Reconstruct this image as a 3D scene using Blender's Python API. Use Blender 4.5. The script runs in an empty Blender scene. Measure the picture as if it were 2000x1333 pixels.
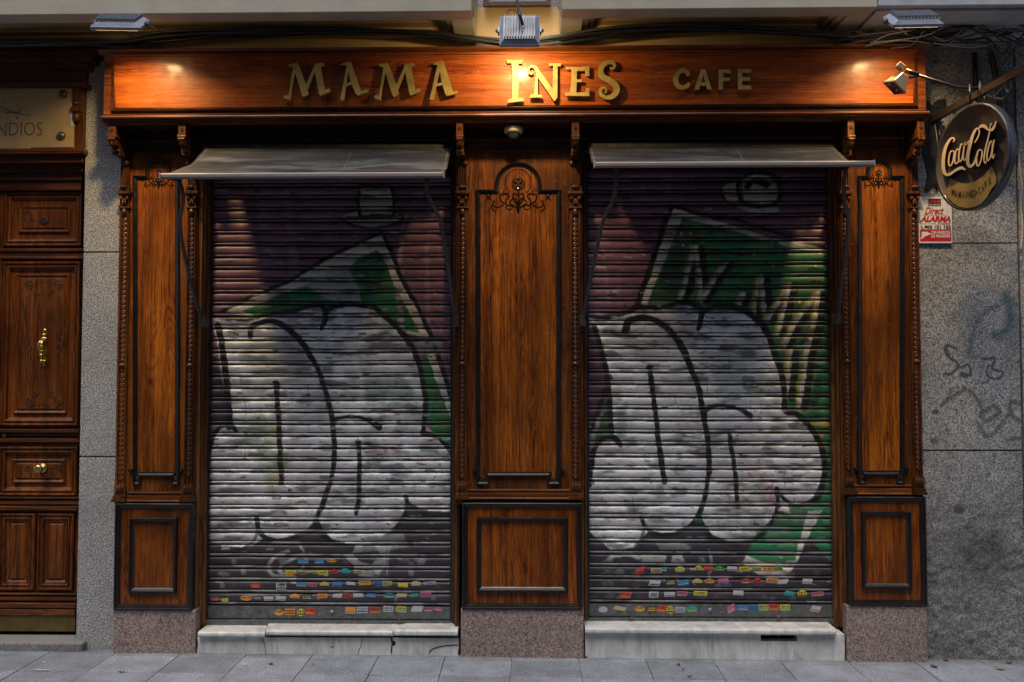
import bpy, bmesh, math, random
import numpy as np
from mathutils import Vector, Matrix, Euler, noise as mnoise
from mathutils.geometry import tessellate_polygon
R = math.radians
scene = bpy.context.scene
COL = scene.collection
random.seed(7)
rng = np.random.default_rng(11)

# ------------------------------------------------------------------ camera
F = 1750.0                       # focal length in photo pixels (photo 2000 x 1333)
CX, CY = 1000.0, 666.5
CAM = Vector((0.0, -5.6, 1.755))
PITCH = math.atan(68.5 / F)
YAW = math.atan(35 / F)
cam_data = bpy.data.cameras.new("camera")
cam_data.sensor_width = 36.0
cam_data.lens = 36.0 * F / 2000.0
cam_data.clip_end = 500.0
cam_data.clip_start = 0.05
cam = bpy.data.objects.new("camera", cam_data)
COL.objects.link(cam)
cam.location = CAM
cam.rotation_euler = (R(90) + PITCH, 0.0, YAW)
scene.camera = cam
CR = Euler((R(90) + PITCH, 0.0, YAW)).to_matrix()

# ------------------------------------------------------------------ world, sun, exposure
SKY_STRENGTH = 0.115
SUN_STRENGTH = 1.5
SUN_EL, SUN_AZ = 66.0, 200.0      # soft overcast light from above the street
world = bpy.data.worlds.new("World")
scene.world = world
world.use_nodes = True
wn = world.node_tree
sky = wn.nodes.new("ShaderNodeTexSky")
sky.sky_type = 'NISHITA'
sky.sun_disc = False
sky.sun_elevation = R(SUN_EL)
sky.sun_rotation = R(SUN_AZ)
sky.dust_density = 3.0
bg = wn.nodes["Background"]
bg.inputs[1].default_value = SKY_STRENGTH
wn.links.new(sky.outputs[0], bg.inputs[0])
sun_data = bpy.data.lights.new("sun", 'SUN')
sun_data.energy = SUN_STRENGTH
sun_data.angle = R(28)
sun_data.color = (1.0, 0.96, 0.9)
sun = bpy.data.objects.new("sun", sun_data)
COL.objects.link(sun)
az = R(SUN_AZ)
sd = Vector((math.sin(az) * math.cos(R(SUN_EL)), math.cos(az) * math.cos(R(SUN_EL)), math.sin(R(SUN_EL))))
sun.rotation_euler = sd.to_track_quat('Z', 'Y').to_euler()
scene.view_settings.view_transform = 'Standard'
scene.view_settings.look = 'None'
scene.view_settings.exposure = 0.42
scene.view_settings.gamma = 1.0
LAMP_W = 4.0
LAMP_COL = (1.0, 0.67, 0.28)
scene.render.filter_size = 1.1

# ------------------------------------------------------------------ measuring helpers
def P(px, py, Y=0.0):
    """photo pixel -> world point on the vertical plane at depth Y (used for measuring positions)"""
    d = CR @ Vector(((px - CX) / F, (CY - py) / F, -1.0))
    t = (Y - CAM.y) / d.y
    return CAM + d * t
def PX(px, Y=0.0, py=740): return P(px, py, Y).x
def PZ(py, Y=0.0, px=1035): return P(px, py, Y).z
def XZ(px, py, Y=0.0):
    p = P(px, py, Y); return (p.x, p.z)
GS, GZ = 0.0055, 0.041
def gz(x): return GZ - GS * x      # the street falls gently to the right

# ------------------------------------------------------------------ mesh builder
class MB:
    def __init__(self):
        self.v = []; self.f = []; self.sm = []; self.mi = []
    def add(self, vs, fs, smooth=False, mi=0):
        n = len(self.v)
        self.v.extend([tuple(a) for a in vs])
        for f in fs:
            self.f.append(tuple(i + n for i in f)); self.sm.append(smooth); self.mi.append(mi)
    def box(self, x0, x1, y0, y1, z0, z1, mi=0, M=None):
        if x0 > x1: x0, x1 = x1, x0
        if y0 > y1: y0, y1 = y1, y0
        if z0 > z1: z0, z1 = z1, z0
        vs = [Vector(p) for p in ((x0,y0,z0),(x1,y0,z0),(x1,y1,z0),(x0,y1,z0),(x0,y0,z1),(x1,y0,z1),(x1,y1,z1),(x0,y1,z1))]
        if M is not None: vs = [M @ p for p in vs]
        self.add(vs, [(0,3,2,1),(4,5,6,7),(0,1,5,4),(1,2,6,5),(2,3,7,6),(3,0,4,7)], mi=mi)
    def boxp(self, px0, py0, px1, py1, Yf, Yb, mi=0, slope=False):
        """box measured from the photo: its front face at depth Yf covers these pixels"""
        mx, my = (px0 + px1) / 2, (py0 + py1) / 2
        self.box(P(px0, my, Yf).x, P(px1, my, Yf).x, Yf, Yb, P(mx, py1, Yf).z, P(mx, py0, Yf).z, mi)
    def extx(self, prof, x0, x1, mi=0, smooth=False):
        """extrude a closed (y,z) profile along x"""
        n = len(prof)
        vs = [(x0, y, z) for y, z in prof] + [(x1, y, z) for y, z in prof]
        fs = [(i, (i + 1) % n, n + (i + 1) % n, n + i) for i in range(n)]
        self.add(vs, fs, smooth, mi)
        tri = tessellate_polygon([[Vector((0, y, z)) for y, z in prof]])
        self.add([(x0, y, z) for y, z in prof], [tuple(t) for t in tri], mi=mi)
        self.add([(x1, y, z) for y, z in prof], [tuple(reversed(t)) for t in tri], mi=mi)
    def sweep(self, path, prof, Y0, closed=True, mi=0, smooth=False):
        """mitred moulding: path in (x,z), profile (inward offset, height towards the street)"""
        n = len(path); rings = []
        for i in range(n):
            p = Vector(path[i]).to_2d() if len(path[i]) == 2 else Vector(path[i])
            a = Vector(path[(i - 1) % n]); b = Vector(path[(i + 1) % n])
            tin = (p - a); tout = (b - p)
            if not closed and i == 0: tin = tout
            if not closed and i == n - 1: tout = tin
            tin = tin.normalized(); tout = tout.normalized()
            n1 = Vector((-tin.y, tin.x)); n2 = Vector((-tout.y, tout.x))
            m = (n1 + n2) / max(0.3, 1 + n1.dot(n2))
            rings.append([(p.x + u * m.x, Y0 - h, p.y + u * m.y) for u, h in prof])
        k = len(prof); vs = [v for r in rings for v in r]; fs = []
        for i in range(n if closed else n - 1):
            j = (i + 1) % n
            for q in range(k - 1):
                fs.append((i * k + q, j * k + q, j * k + q + 1, i * k + q + 1))
        if not closed:
            fs.append(tuple(range(k))); fs.append(tuple(reversed(range((n - 1) * k, n * k))))
        self.add(vs, fs, smooth, mi)
    def rect(self, x0, z0, x1, z1, prof, Y0, mi=0):
        self.sweep([(x0, z0), (x1, z0), (x1, z1), (x0, z1)], prof, Y0, True, mi)
    def prism(self, outer, holes, a, b, mi=0, M=None, bev=0.0):
        """extrude a (x,z) outline with holes between depths a (front) and b (back)"""
        loops = [outer] + list(holes)
        flat = [p for l in loops for p in l]
        tri = tessellate_polygon([[Vector((x, z, 0)) for x, z in l] for l in loops])
        T = (lambda v: M @ Vector(v)) if M is not None else (lambda v: v)
        fr = [T((x, a, z)) for x, z in flat]; bk = [T((x, b, z)) for x, z in flat]
        self.add(fr, [tuple(t) for t in tri], mi=mi)
        self.add(bk, [tuple(reversed(t)) for t in tri], mi=mi)
        for l in loops:
            n = len(l)
            vs = [T((x, a, z)) for x, z in l] + [T((x, b, z)) for x, z in l]
            self.add(vs, [(i, (i + 1) % n, n + (i + 1) % n, n + i) for i in range(n)], mi=mi)
    def tube(self, pts, r, seg=8, mi=0, flat=1.0, caps=True):
        pts = [Vector(p) for p in pts]; n = len(pts)
        rr = r if isinstance(r, (list, tuple)) else [r] * n
        vs = []; up = None
        for i in range(n):
            t = (pts[min(i + 1, n - 1)] - pts[max(i - 1, 0)])
            if t.length < 1e-9: t = Vector((0, 0, 1))
            t.normalize()
            if up is None: up = Vector((0, 1, 0)) if abs(t.y) < 0.9 else Vector((1, 0, 0))
            a = (up - t * up.dot(t))
            if a.length < 1e-6: a = t.orthogonal()
            a.normalize(); b = t.cross(a); up = a
            for k in range(seg):
                an = 2 * math.pi * k / seg
                vs.append(pts[i] + a * (math.cos(an) * rr[i] * flat) + b * (math.sin(an) * rr[i]))
        fs = []
        for i in range(n - 1):
            for k in range(seg):
                k2 = (k + 1) % seg
                fs.append((i * seg + k, i * seg + k2, (i + 1) * seg + k2, (i + 1) * seg + k))
        self.add(vs, fs, True, mi)
        if caps:
            self.add(vs[:seg], [tuple(reversed(range(seg)))], mi=mi)
            self.add(vs[-seg:], [tuple(range(seg))], mi=mi)
    def lathe(self, prof, M, seg=24, mi=0, smooth=True):
        """profile (radius, height) turned about local z, placed by matrix M"""
        vs = []; k = len(prof)
        for s in range(seg):
            an = 2 * math.pi * s / seg
            for r_, h in prof: vs.append(M @ Vector((r_ * math.cos(an), r_ * math.sin(an), h)))
        fs = []
        for s in range(seg):
            s2 = (s + 1) % seg
            for q in range(k - 1): fs.append((s * k + q, s2 * k + q, s2 * k + q + 1, s * k + q + 1))
        self.add(vs, fs, smooth, mi)
    def blob(self, c, rx, ry, rz, seg=8, rings=5, mi=0):
        vs = []; fs = []
        for i in range(rings + 1):
            th = math.pi * i / rings
            for k in range(seg):
                an = 2 * math.pi * k / seg
                vs.append((c[0] + rx * math.sin(th) * math.cos(an), c[1] + ry * math.sin(th) * math.sin(an), c[2] + rz * math.cos(th)))
        for i in range(rings):
            for k in range(seg):
                k2 = (k + 1) % seg
                fs.append((i * seg + k, (i + 1) * seg + k, (i + 1) * seg + k2, i * seg + k2))
        self.add(vs, fs, True, mi)
    def build(self, name, mats, parent=None, bevel=0.0, fix=True):
        org = parent['_w'] if parent is not None else (0, 0, 0)
        me = bpy.data.meshes.new(name)
        me.from_pydata([(v[0] - org[0], v[1] - org[1], v[2] - org[2]) for v in self.v], [], self.f)
        me.polygons.foreach_set('use_smooth', self.sm)
        me.polygons.foreach_set('material_index', self.mi)
        if not isinstance(mats, (list, tuple)): mats = [mats]
        for m in mats: me.materials.append(m)
        if fix:
            bm = bmesh.new(); bm.from_mesh(me)
            bmesh.ops.remove_doubles(bm, verts=bm.verts, dist=1e-5)
            bmesh.ops.recalc_face_normals(bm, faces=bm.faces)
            bm.to_mesh(me); bm.free()
        me.update()
        o = bpy.data.objects.new(name, me)
        COL.objects.link(o)
        if parent is not None:
            o.parent = parent
        o['_w'] = tuple(org)
        if bevel > 0:
            b = o.modifiers.new("bevel", 'BEVEL'); b.width = bevel; b.segments = 2
            b.limit_method = 'ANGLE'; b.angle_limit = R(40)
        return o

def tag(o, label, cat, group=None, kind=None):
    o['label'] = label; o['category'] = cat
    if group: o['group'] = group
    if kind: o['kind'] = kind
    return o
def thing(name, loc, label, cat, group=None):
    o = bpy.data.objects.new(name, None)
    o.empty_display_size = 0.05
    o.location = loc; o['_w'] = tuple(loc)
    COL.objects.link(o)
    return tag(o, label, cat, group)
def struct(o):
    o['kind'] = 'structure'; return o

def catmull(pts, n=6, closed=False):
    pts = [np.array(p, float) for p in pts]
    if len(pts) < 3: return [tuple(p) for p in pts]
    out = []; m = len(pts)
    rng_ = range(m if closed else m - 1)
    for i in rng_:
        if closed:
            p0, p1, p2, p3 = pts[(i - 1) % m], pts[i], pts[(i + 1) % m], pts[(i + 2) % m]
        else:
            p0, p1, p2, p3 = pts[max(i - 1, 0)], pts[i], pts[i + 1], pts[min(i + 2, m - 1)]
        for k in range(n):
            t = k / n
            out.append(tuple(0.5 * ((2 * p1) + (-p0 + p2) * t + (2 * p0 - 5 * p1 + 4 * p2 - p3) * t * t + (-p0 + 3 * p1 - 3 * p2 + p3) * t ** 3)))
    if not closed: out.append(tuple(pts[-1]))
    return out
def ribbon(pts, smooth=5, closed=False):
    """pts (x,y,w) -> outline of a variable-width stroke"""
    c = catmull(pts, smooth) if smooth else pts
    L = []; Rr = []
    for i in range(len(c)):
        a = c[max(i - 1, 0)]; b = c[min(i + 1, len(c) - 1)]
        tx, ty = b[0] - a[0], b[1] - a[1]; l = math.hypot(tx, ty) or 1
        nx, ny = -ty / l, tx / l; w = c[i][2] / 2
        L.append((c[i][0] + nx * w, c[i][1] + ny * w)); Rr.append((c[i][0] - nx * w, c[i][1] - ny * w))
    return L, Rr
def strip_prism(mb, pts, conv, a, b, smooth=5, mi=0):
    """raised stroke: (px,py,width) points -> solid ribbon; conv maps to (x,z)-like coordinates then 3D"""
    L, Rr = ribbon(pts, smooth); n = len(L)
    vs = [conv(p, a) for p in L] + [conv(p, a) for p in Rr] + [conv(p, b) for p in L] + [conv(p, b) for p in Rr]
    fs = []
    for i in range(n - 1):
        fs += [(i, i + 1, n + i + 1, n + i), (2*n + i, 3*n + i, 3*n + i + 1, 2*n + i + 1),
               (i, 2*n + i, 2*n + i + 1, i + 1), (n + i, n + i + 1, 3*n + i + 1, 3*n + i)]
    fs += [(0, n, 3*n, 2*n), (n - 1, 3*n - 1, 4*n - 1, 2*n - 1)]
    mb.add(vs, fs, mi=mi)

_tc = {}
def text_geo(body, bold=0.0, shear=0.0, space=1.0):
    """outline font text -> (verts, faces, width, height), baseline at 0, unit size"""
    k = (body, bold, shear, space)
    if k in _tc: return _tc[k]
    cu = bpy.data.curves.new("t", 'FONT'); cu.body = body; cu.size = 1.0; cu.offset = bold
    cu.shear = shear; cu.space_character = space; cu.resolution_u = 3
    ob = bpy.data.objects.new("t", cu)
    COL.objects.link(ob)
    bpy.context.view_layer.update()
    me = bpy.data.meshes.new_from_object(ob)
    vs = [tuple(v.co) for v in me.vertices]; fs = [tuple(p.vertices) for p in me.polygons]
    bpy.data.objects.remove(ob); bpy.data.curves.remove(cu); bpy.data.meshes.remove(me)
    xs = [v[0] for v in vs]; ys = [v[1] for v in vs]
    x0, x1, y0, y1 = min(xs), max(xs), min(ys), max(ys)
    vs = [((v[0] - x0) / (x1 - x0), (v[1] - y0) / (y1 - y0)) for v in vs]
    _tc[k] = (vs, fs, x1 - x0, y1 - y0)
    return _tc[k]
def put_text(mb, body, x0, x1, z0, z1, Y, mi=0, depth=0.0, **kw):
    vs, fs, w, h = text_geo(body, **kw)
    V = [(x0 + (x1 - x0) * a, Y, z0 + (z1 - z0) * b) for a, b in vs]
    mb.add(V, fs, mi=mi)

# ------------------------------------------------------------------ materials
class NT:
    def __init__(self, name):
        self.m = bpy.data.materials.new(name); self.m.use_nodes = True
        self.t = self.m.node_tree; self.b = self.t.nodes["Principled BSDF"]
        tc = self.t.nodes.new("ShaderNodeTexCoord"); self.co = tc.outputs["Object"]
    def n(self, typ, **kw):
        nd = self.t.nodes.new("ShaderNode" + typ)
        for k, v in kw.items(): setattr(nd, k, v)
        return nd
    def l(self, a, b): self.t.links.new(a, b)
    def mapping(self, scale, loc=(0, 0, 0), src=None):
        m = self.n("Mapping"); m.inputs["Scale"].default_value = scale; m.inputs["Location"].default_value = loc
        self.l(src or self.co, m.inputs[0]); return m.outputs[0]
    def noise(self, vec, scale, detail=4, rough=0.55, dist=0.0):
        nd = self.n("TexNoise"); nd.inputs["Scale"].default_value = scale; nd.inputs["Detail"].default_value = detail
        nd.inputs["Roughness"].default_value = rough; nd.inputs["Distortion"].default_value = dist
        self.l(vec, nd.inputs["Vector"]); return nd.outputs["Fac"]
    def ramp(self, fac, stops):
        nd = self.n("ValToRGB"); cr = nd.color_ramp
        while len(cr.elements) > 2: cr.elements.remove(cr.elements[-1])
        for i, (p, c) in enumerate(stops):
            e = cr.elements[i] if i < 2 else cr.elements.new(p)
            e.position = p; e.color = (c[0], c[1], c[2], 1) if isinstance(c, (tuple, list)) else (c, c, c, 1)
        self.l(fac, nd.inputs[0]); return nd.outputs[0]
    def mix(self, fac, a, b, mode='MIX'):
        nd = self.n("Mix", data_type='RGBA', blend_type=mode)
        for s, v in ((nd.inputs[0], fac), (nd.inputs[6], a), (nd.inputs[7], b)):
            if isinstance(v, (int, float)): s.default_value = v if s == nd.inputs[0] else (v, v, v, 1)
            elif isinstance(v, (tuple, list)): s.default_value = (v[0], v[1], v[2], 1)
            else: self.l(v, s)
        return nd.outputs[2]
    def math(self, op, a, b=0.0, c=None):
        nd = self.n("Math", operation=op)
        for s, v in ((nd.inputs[0], a), (nd.inputs[1], b)):
            if isinstance(v, (int, float)): s.default_value = v
            else: self.l(v, s)
        if c is not None: nd.inputs[2].default_value = c
        return nd.outputs[0]
    def col(self, c):
        if isinstance(c, (tuple, list)): self.b.inputs["Base Color"].default_value = (c[0], c[1], c[2], 1)
        else: self.l(c, self.b.inputs["Base Color"])
    def rough(self, r):
        if isinstance(r, (int, float)): self.b.inputs["Roughness"].default_value = r
        else: self.l(r, self.b.inputs["Roughness"])
    def bump(self, h, strength=0.3, dist=0.002):
        nd = self.n("Bump"); nd.inputs["Strength"].default_value = strength; nd.inputs["Distance"].default_value = dist
        self.l(h, nd.inputs["Height"]); self.l(nd.outputs[0], self.b.inputs["Normal"])
    def coat(self, w, r=0.1):
        self.b.inputs["Coat Weight"].default_value = w; self.b.inputs["Coat Roughness"].default_value = r

def wood(name, dark, mid, light, axis='Z', rough=0.42, coat=0.3, fig=1.0, wear=0.25, seed=0.0, crough=0.18):
    t = NT(name)
    s1 = {'Z': (1, 1, 0.035), 'X': (0.03, 1, 1)}[axis]
    s2 = {'Z': (1, 1, 0.11), 'X': (0.10, 1, 1)}[axis]
    oi = t.n("ObjectInfo"); off = t.n("VectorMath", operation='ADD'); cmb = t.n("CombineXYZ")
    for k_, f_ in ((0, 31.0), (1, 17.0), (2, 23.0)): t.l(t.math('MULTIPLY', oi.outputs["Random"], f_), cmb.inputs[k_])
    t.l(t.mapping((1, 1, 1), (seed, seed * 0.7, seed * 1.3)), off.inputs[0]); t.l(cmb.outputs[0], off.inputs[1])
    v = off.outputs[0]
    fine = t.noise(t.mapping(s1, src=v), 300, 5, 0.75)
    fine2 = t.noise(t.mapping(s1, src=v), 90, 3, 0.6)
    big = t.noise(t.mapping(s2, src=v), 7.0, 1.5, 0.45, 0.3)
    rings = t.math('SINE', t.math('ADD', t.math('MULTIPLY', big, 170.0 * fig), t.math('MULTIPLY', fine2, 3.0)))
    rings = t.math('MULTIPLY', t.math('ADD', rings, 1.0), 0.5)
    rr = t.ramp(rings, [(0.0, 0.0), (0.5, 0.2), (0.9, 0.9), (1.0, 1.0)])
    patch = t.ramp(t.noise(t.mapping((1, 1, 0.3) if axis == 'Z' else (0.3, 1, 1), (seed, 5, seed)), 6, 2), [(0.42, 0.25), (0.6, 1.0)])
    g = t.math('ADD', t.math('MULTIPLY', fine, 0.60), t.math('MULTIPLY', t.math('MULTIPLY', rr, patch), -0.085))
    g = t.math('ADD', g, t.math('MULTIPLY', fine2, 0.40))
    board = t.noise(t.mapping((1, 1, 0.01) if axis == 'Z' else (0.01, 1, 1), (seed, 0, seed)), 17, 2, 0.5)
    g = t.math('ADD', g, t.math('MULTIPLY', t.math('SUBTRACT', board, 0.5), 0.34))
    g = t.math('ADD', g, t.math('MULTIPLY', t.math('SUBTRACT', oi.outputs["Random"], 0.5), 0.045))
    c = t.ramp(g, [(0.35, dark), (0.47, mid), (0.61, light)])
    cloud = t.noise(t.mapping((1, 1, 0.35) if axis == 'Z' else (0.4, 1, 1), (3 + seed, 1, 2)), 3.2, 4, 0.6)
    c = t.mix(t.ramp(cloud, [(0.38, 0.0), (0.68, 0.85)]), c, tuple(x * 0.30 for x in mid))
    grime = t.noise(v, 22, 6, 0.7)
    c = t.mix(t.math('MULTIPLY', t.ramp(grime, [(0.56, 0.0), (0.72, 1.0)]), wear), c, (0.03, 0.018, 0.01))
    sc = t.noise(t.mapping((0.7, 1, 1), (seed * 2, 0, 0)), 85, 2, 0.4)
    c = t.mix(t.math('MULTIPLY', t.ramp(sc, [(0.73, 0.0), (0.755, 1.0)]), 0.5), c, (0.32, 0.22, 0.13))
    t.col(c)
    t.rough(t.ramp(t.noise(v, 14, 4), [(0.3, rough - 0.08), (0.7, rough + 0.14)]))
    t.coat(coat * 0.6, crough); t.b.inputs['Specular IOR Level'].default_value = 0.22
    t.bump(g, 0.25, 0.0015)
    return t.m
def plain(name, c, rough=0.5, metal=0.0, var=0.25, scale=40, bump=0.15, coat=0.0, spec=None):
    t = NT(name)
    nz = t.noise(t.co, scale, 6, 0.65)
    t.col(t.mix(t.ramp(nz, [(0.3, 0.0), (0.7, 1.0)]), tuple(x * (1 - var) for x in c), tuple(min(1, x * (1 + var)) for x in c)))
    t.rough(t.ramp(t.noise(t.co, scale * 0.5, 4), [(0.3, max(0.05, rough - 0.1)), (0.7, min(1, rough + 0.12))]))
    t.b.inputs["Metallic"].default_value = metal
    if coat: t.coat(coat, 0.12)
    if spec is not None: t.b.inputs["Specular IOR Level"].default_value = spec
    if bump: t.bump(nz, bump, 0.001)
    return t.m
def granite(name, cols, scale=130, rough=0.75, bump=0.35, attr=None, blot=0.3):
    t = NT(name)
    a = t.noise(t.co, scale, 3, 0.75)
    b = t.n("TexVoronoi"); b.inputs["Scale"].default_value = scale * 1.1; t.l(t.co, b.inputs["Vector"])
    c = t.ramp(a, [(0.40, cols[0]), (0.46, cols[1]), (0.54, cols[2]), (0.61, cols[3])])
    vr = t.ramp(b.outputs["Color"], [(0.15, cols[0]), (0.4, cols[1]), (0.8, cols[2]), (1.0, cols[3])])
    c = t.mix(0.35, c, vr)
    cl = t.noise(t.co, 3.0, 5, 0.65)
    c = t.mix(t.math('MULTIPLY', t.ramp(cl, [(0.35, 1.0), (0.65, 0.0)]), blot), c, tuple(x * 0.4 for x in cols[1]))
    if attr:
        at = t.n("Attribute"); at.attribute_name = attr
        c = t.mix(at.outputs["Alpha"], c, at.outputs["Color"])
    t.col(c); t.rough(rough)
    h = t.math('ADD', t.math('MULTIPLY', a, 0.6), t.math('MULTIPLY', t.noise(t.co, 28, 6, 0.7), 1.2))
    t.bump(h, bump, 0.004)
    return t.m
def marble(name):
    t = NT(name)
    w = t.noise(t.mapping((1, 1, 0.5)), 9, 7, 0.65, 1.2)
    c = t.ramp(w, [(0.25, (0.24, 0.245, 0.25)), (0.42, (0.46, 0.465, 0.46)), (0.6, (0.60, 0.605, 0.60))])
    st = t.noise(t.mapping((1, 1, 0.12)), 26, 4, 0.6)
    c = t.mix(t.math('MULTIPLY', t.ramp(st, [(0.55, 0.0), (0.75, 1.0)]), 0.5), c, (0.16, 0.15, 0.13))
    pit = t.noise(t.co, 90, 3, 0.6)
    c = t.mix(t.ramp(pit, [(0.66, 0.0), (0.72, 0.7)]), c, (0.1, 0.095, 0.085))
    t.col(c); t.rough(0.38); t.bump(t.noise(t.co, 30, 6, 0.6), 0.2, 0.002)
    return t.m

W_FASCIA = wood("varnished fascia wood", (0.11, 0.018, 0.002), (0.25, 0.050, 0.004), (0.38, 0.100, 0.010), 'X', 0.42, 0.22, 1.1, 0.25, 1.0, 0.16)
W_TRIMX = wood("brown trim wood", (0.035, 0.008, 0.002), (0.12, 0.032, 0.005), (0.24, 0.078, 0.014), 'X', 0.36, 0.7, 0.5, 0.3, 5.0, 0.15)
W_FRAME = wood("stained pilaster wood", (0.016, 0.004, 0.001), (0.105, 0.027, 0.003), (0.26, 0.080, 0.009), 'Z', 0.42, 0.45, 0.6, 0.35, 2.0)
W_MOULD = wood('dark moulding wood', (0.012, 0.004, 0.003), (0.045, 0.014, 0.006), (0.09, 0.03, 0.012), 'X', 0.34, 0.6, 0.5, 0.2, 5.5, 0.15)
W_PANEL = wood("varnished panel pine", (0.022, 0.005, 0.001), (0.20, 0.050, 0.003), (0.43, 0.128, 0.011), 'Z', 0.40, 0.45, 1.0, 0.2, 3.0)
W_BASE = wood("orange base panel wood", (0.04, 0.008, 0.001), (0.20, 0.046, 0.003), (0.37, 0.105, 0.010), 'Z', 0.42, 0.4, 0.7, 0.15, 7.0)
W_CARVE = wood("carved wood", (0.014, 0.004, 0.001), (0.075, 0.022, 0.004), (0.18, 0.060, 0.012), 'Z', 0.4, 0.5, 0.5, 0.6, 4.0)
W_JAMB = wood("jamb wood", (0.03, 0.009, 0.003), (0.15, 0.052, 0.013), (0.32, 0.14, 0.05), 'Z', 0.4, 0.5, 0.5, 0.4, 9.0)
W_DARKX = wood("dark frieze wood", (0.018, 0.006, 0.002), (0.06, 0.017, 0.004), (0.12, 0.038, 0.009), 'X', 0.4, 0.5, 0.5, 0.4, 6.0)
W_DOOR = wood("old door wood", (0.018, 0.004, 0.001), (0.13, 0.032, 0.003), (0.28, 0.083, 0.011), 'Z', 0.45, 0.35, 0.6, 0.5, 8.0)
W_DOORX = wood("old door rail wood", (0.022, 0.006, 0.002), (0.12, 0.034, 0.006), (0.29, 0.10, 0.026), 'X', 0.45, 0.35, 0.6, 0.5, 8.5)
M_BLACK = plain("black lacquered moulding", (0.006, 0.004, 0.0045), 0.38, 0, 0.5, 40, 0.08, 0.12)
M_INCISE = plain("dark incised line", (0.008, 0.003, 0.002), 0.8, 0, 0.3, spec=.1)
M_GOLD = plain("dull gold letter face", (0.29, 0.21, 0.05), 0.5, 0.12, 0.3, 18, 0.1)
G_GREY = [(0.02, 0.02, 0.022), (0.18, 0.18, 0.182), (0.42, 0.42, 0.425), (0.70, 0.70, 0.70)]
M_PIER = granite("grey granite", G_GREY, 120, 0.78, 0.3)
M_WALL = granite("stained grey granite", G_GREY, 125, 0.8, 0.45, "paint", 0.45)
M_PINK = granite("polished pink granite", [(0.035, 0.03, 0.032), (0.19, 0.135, 0.12), (0.37, 0.27, 0.24), (0.50, 0.42, 0.38)], 105, 0.42, 0.08)
M_SILL = granite("worn door step stone", [(0.08, 0.08, 0.08), (0.15, 0.15, 0.15), (0.2, 0.2, 0.2), (0.28, 0.28, 0.28)], 110, 0.8, 0.4)
M_MARBLE = marble("dirty white marble")
M_CREAM = plain("cream painted stone", (0.42, 0.39, 0.32), 0.75, 0, 0.14, 4, 0.25)
M_YELLOW = plain("warm lit plaster", (0.58, 0.44, 0.23), 0.8, 0, 0.12, 5, 0.3)  # warm floodlight glow on cream stone, put into the colour
M_WHITE = plain("pale blue grey ledge paint", (0.40, 0.43, 0.47), 0.7, 0, 0.2, 8, 0.2)
M_CABLE = plain("black cable sheath", (0.018, 0.019, 0.022), 0.38, 0, 0.3)
M_CABLEG = plain("grey cable sheath", (0.06, 0.065, 0.075), 0.4, 0, 0.3)
M_WIRE = plain('glinting wire', (0.30, 0.32, 0.36), 0.4)  # pale tone stands for light glinting on the thin wires
M_IRON = plain("black painted iron", (0.025, 0.026, 0.03), 0.42, 0.3, 0.4, 50, 0.3)
M_BROWNM = plain("brown painted metal", (0.032, 0.022, 0.017), 0.45, 0.3, 0.3, 50, 0.2)
M_BRASS = plain("worn brass", (0.55, 0.38, 0.12), 0.3, 0.95, 0.3, 60, 0.2)
M_BRASSD = plain("dull brass kick plate", (0.14, 0.105, 0.035), 0.45, 0.6, 0.3, 20, 0.2)
M_ALU = plain("brushed awning bar", (0.22, 0.185, 0.18), 0.55, 0.1, 0.12, 15, 0.05)
M_LAMPG = plain("grey cast aluminium", (0.30, 0.34, 0.42), 0.42, 0.25, 0.12, 30, 0.1)
M_FIN = plain("cooling fin metal", (0.17, 0.19, 0.23), 0.45, 0.2, 0.15, 30, 0.1)
M_PLAQ = plain("old stone plaque", (0.32, 0.225, 0.10), 0.7, 0, 0.18, 9, 0.3)
M_INK = plain("dark engraved letter", (0.10, 0.07, 0.04), 0.8)
M_DARK = plain("black void", (0.006, 0.006, 0.006), 0.8)
M_STEEL = plain("scuffed shutter steel", (0.13, 0.14, 0.145), 0.4, 0.55, 0.45, 35, 0.3)
M_RUST = plain("rusty steel", (0.18, 0.08, 0.045), 0.7, 0.2)
def flat(name, c, rough=0.5, emit=None):
    t = NT(name); t.col(c); t.rough(rough)
    if emit:
        t.b.inputs["Emission Color"].default_value = (*c, 1); t.b.inputs["Emission Strength"].default_value = emit
    return t.m
# ================================================================== PAVING, ROAD
def slab_material():
    t = NT("blue grey paving stone")
    at = t.n("Attribute"); at.attribute_name = "tone"
    sp = t.noise(t.co, 115, 3, 0.85)
    c = t.ramp(sp, [(0.3, (0.09, 0.105, 0.135)), (0.5, (0.20, 0.228, 0.28)), (0.66, (0.46, 0.50, 0.56))])
    c = t.mix(t.math('MULTIPLY', t.ramp(t.noise(t.co, 5, 6, 0.7), [(0.35, 0.9), (0.62, 0.0)]), 0.6), c, (0.085, 0.088, 0.095))
    c = t.mix(t.ramp(t.noise(t.co, 34, 2, 0.5), [(0.72, 0.0), (0.76, 0.6)]), c, (0.05, 0.05, 0.05))
    sx = t.n("SeparateXYZ"); t.l(t.co, sx.inputs[0])
    wd = t.math('ADD', sx.outputs[1], t.math('MULTIPLY', t.noise(t.co, 7, 5, 0.7), 0.22))
    c = t.mix(t.ramp(wd, [(0.0, 0.0), (0.14, 0.75)]), c, (0.055, 0.052, 0.05))
    c = t.mix(t.ramp(t.noise(t.co, 75, 1, 0.4), [(0.77, 0.0), (0.79, 0.8)]), c, (0.5, 0.5, 0.48))
    c = t.mix(1.0, c, at.outputs["Color"], 'MULTIPLY')
    t.col(c); t.rough(0.62); t.bump(t.math('ADD', sp, t.noise(t.co, 20, 5)), 0.35, 0.002)
    return t.m
M_SLAB = slab_material()
M_MORTAR = plain("dirty joint mortar", (0.24, 0.23, 0.22), 0.9, 0, 0.4, 60, 0.4)
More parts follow.
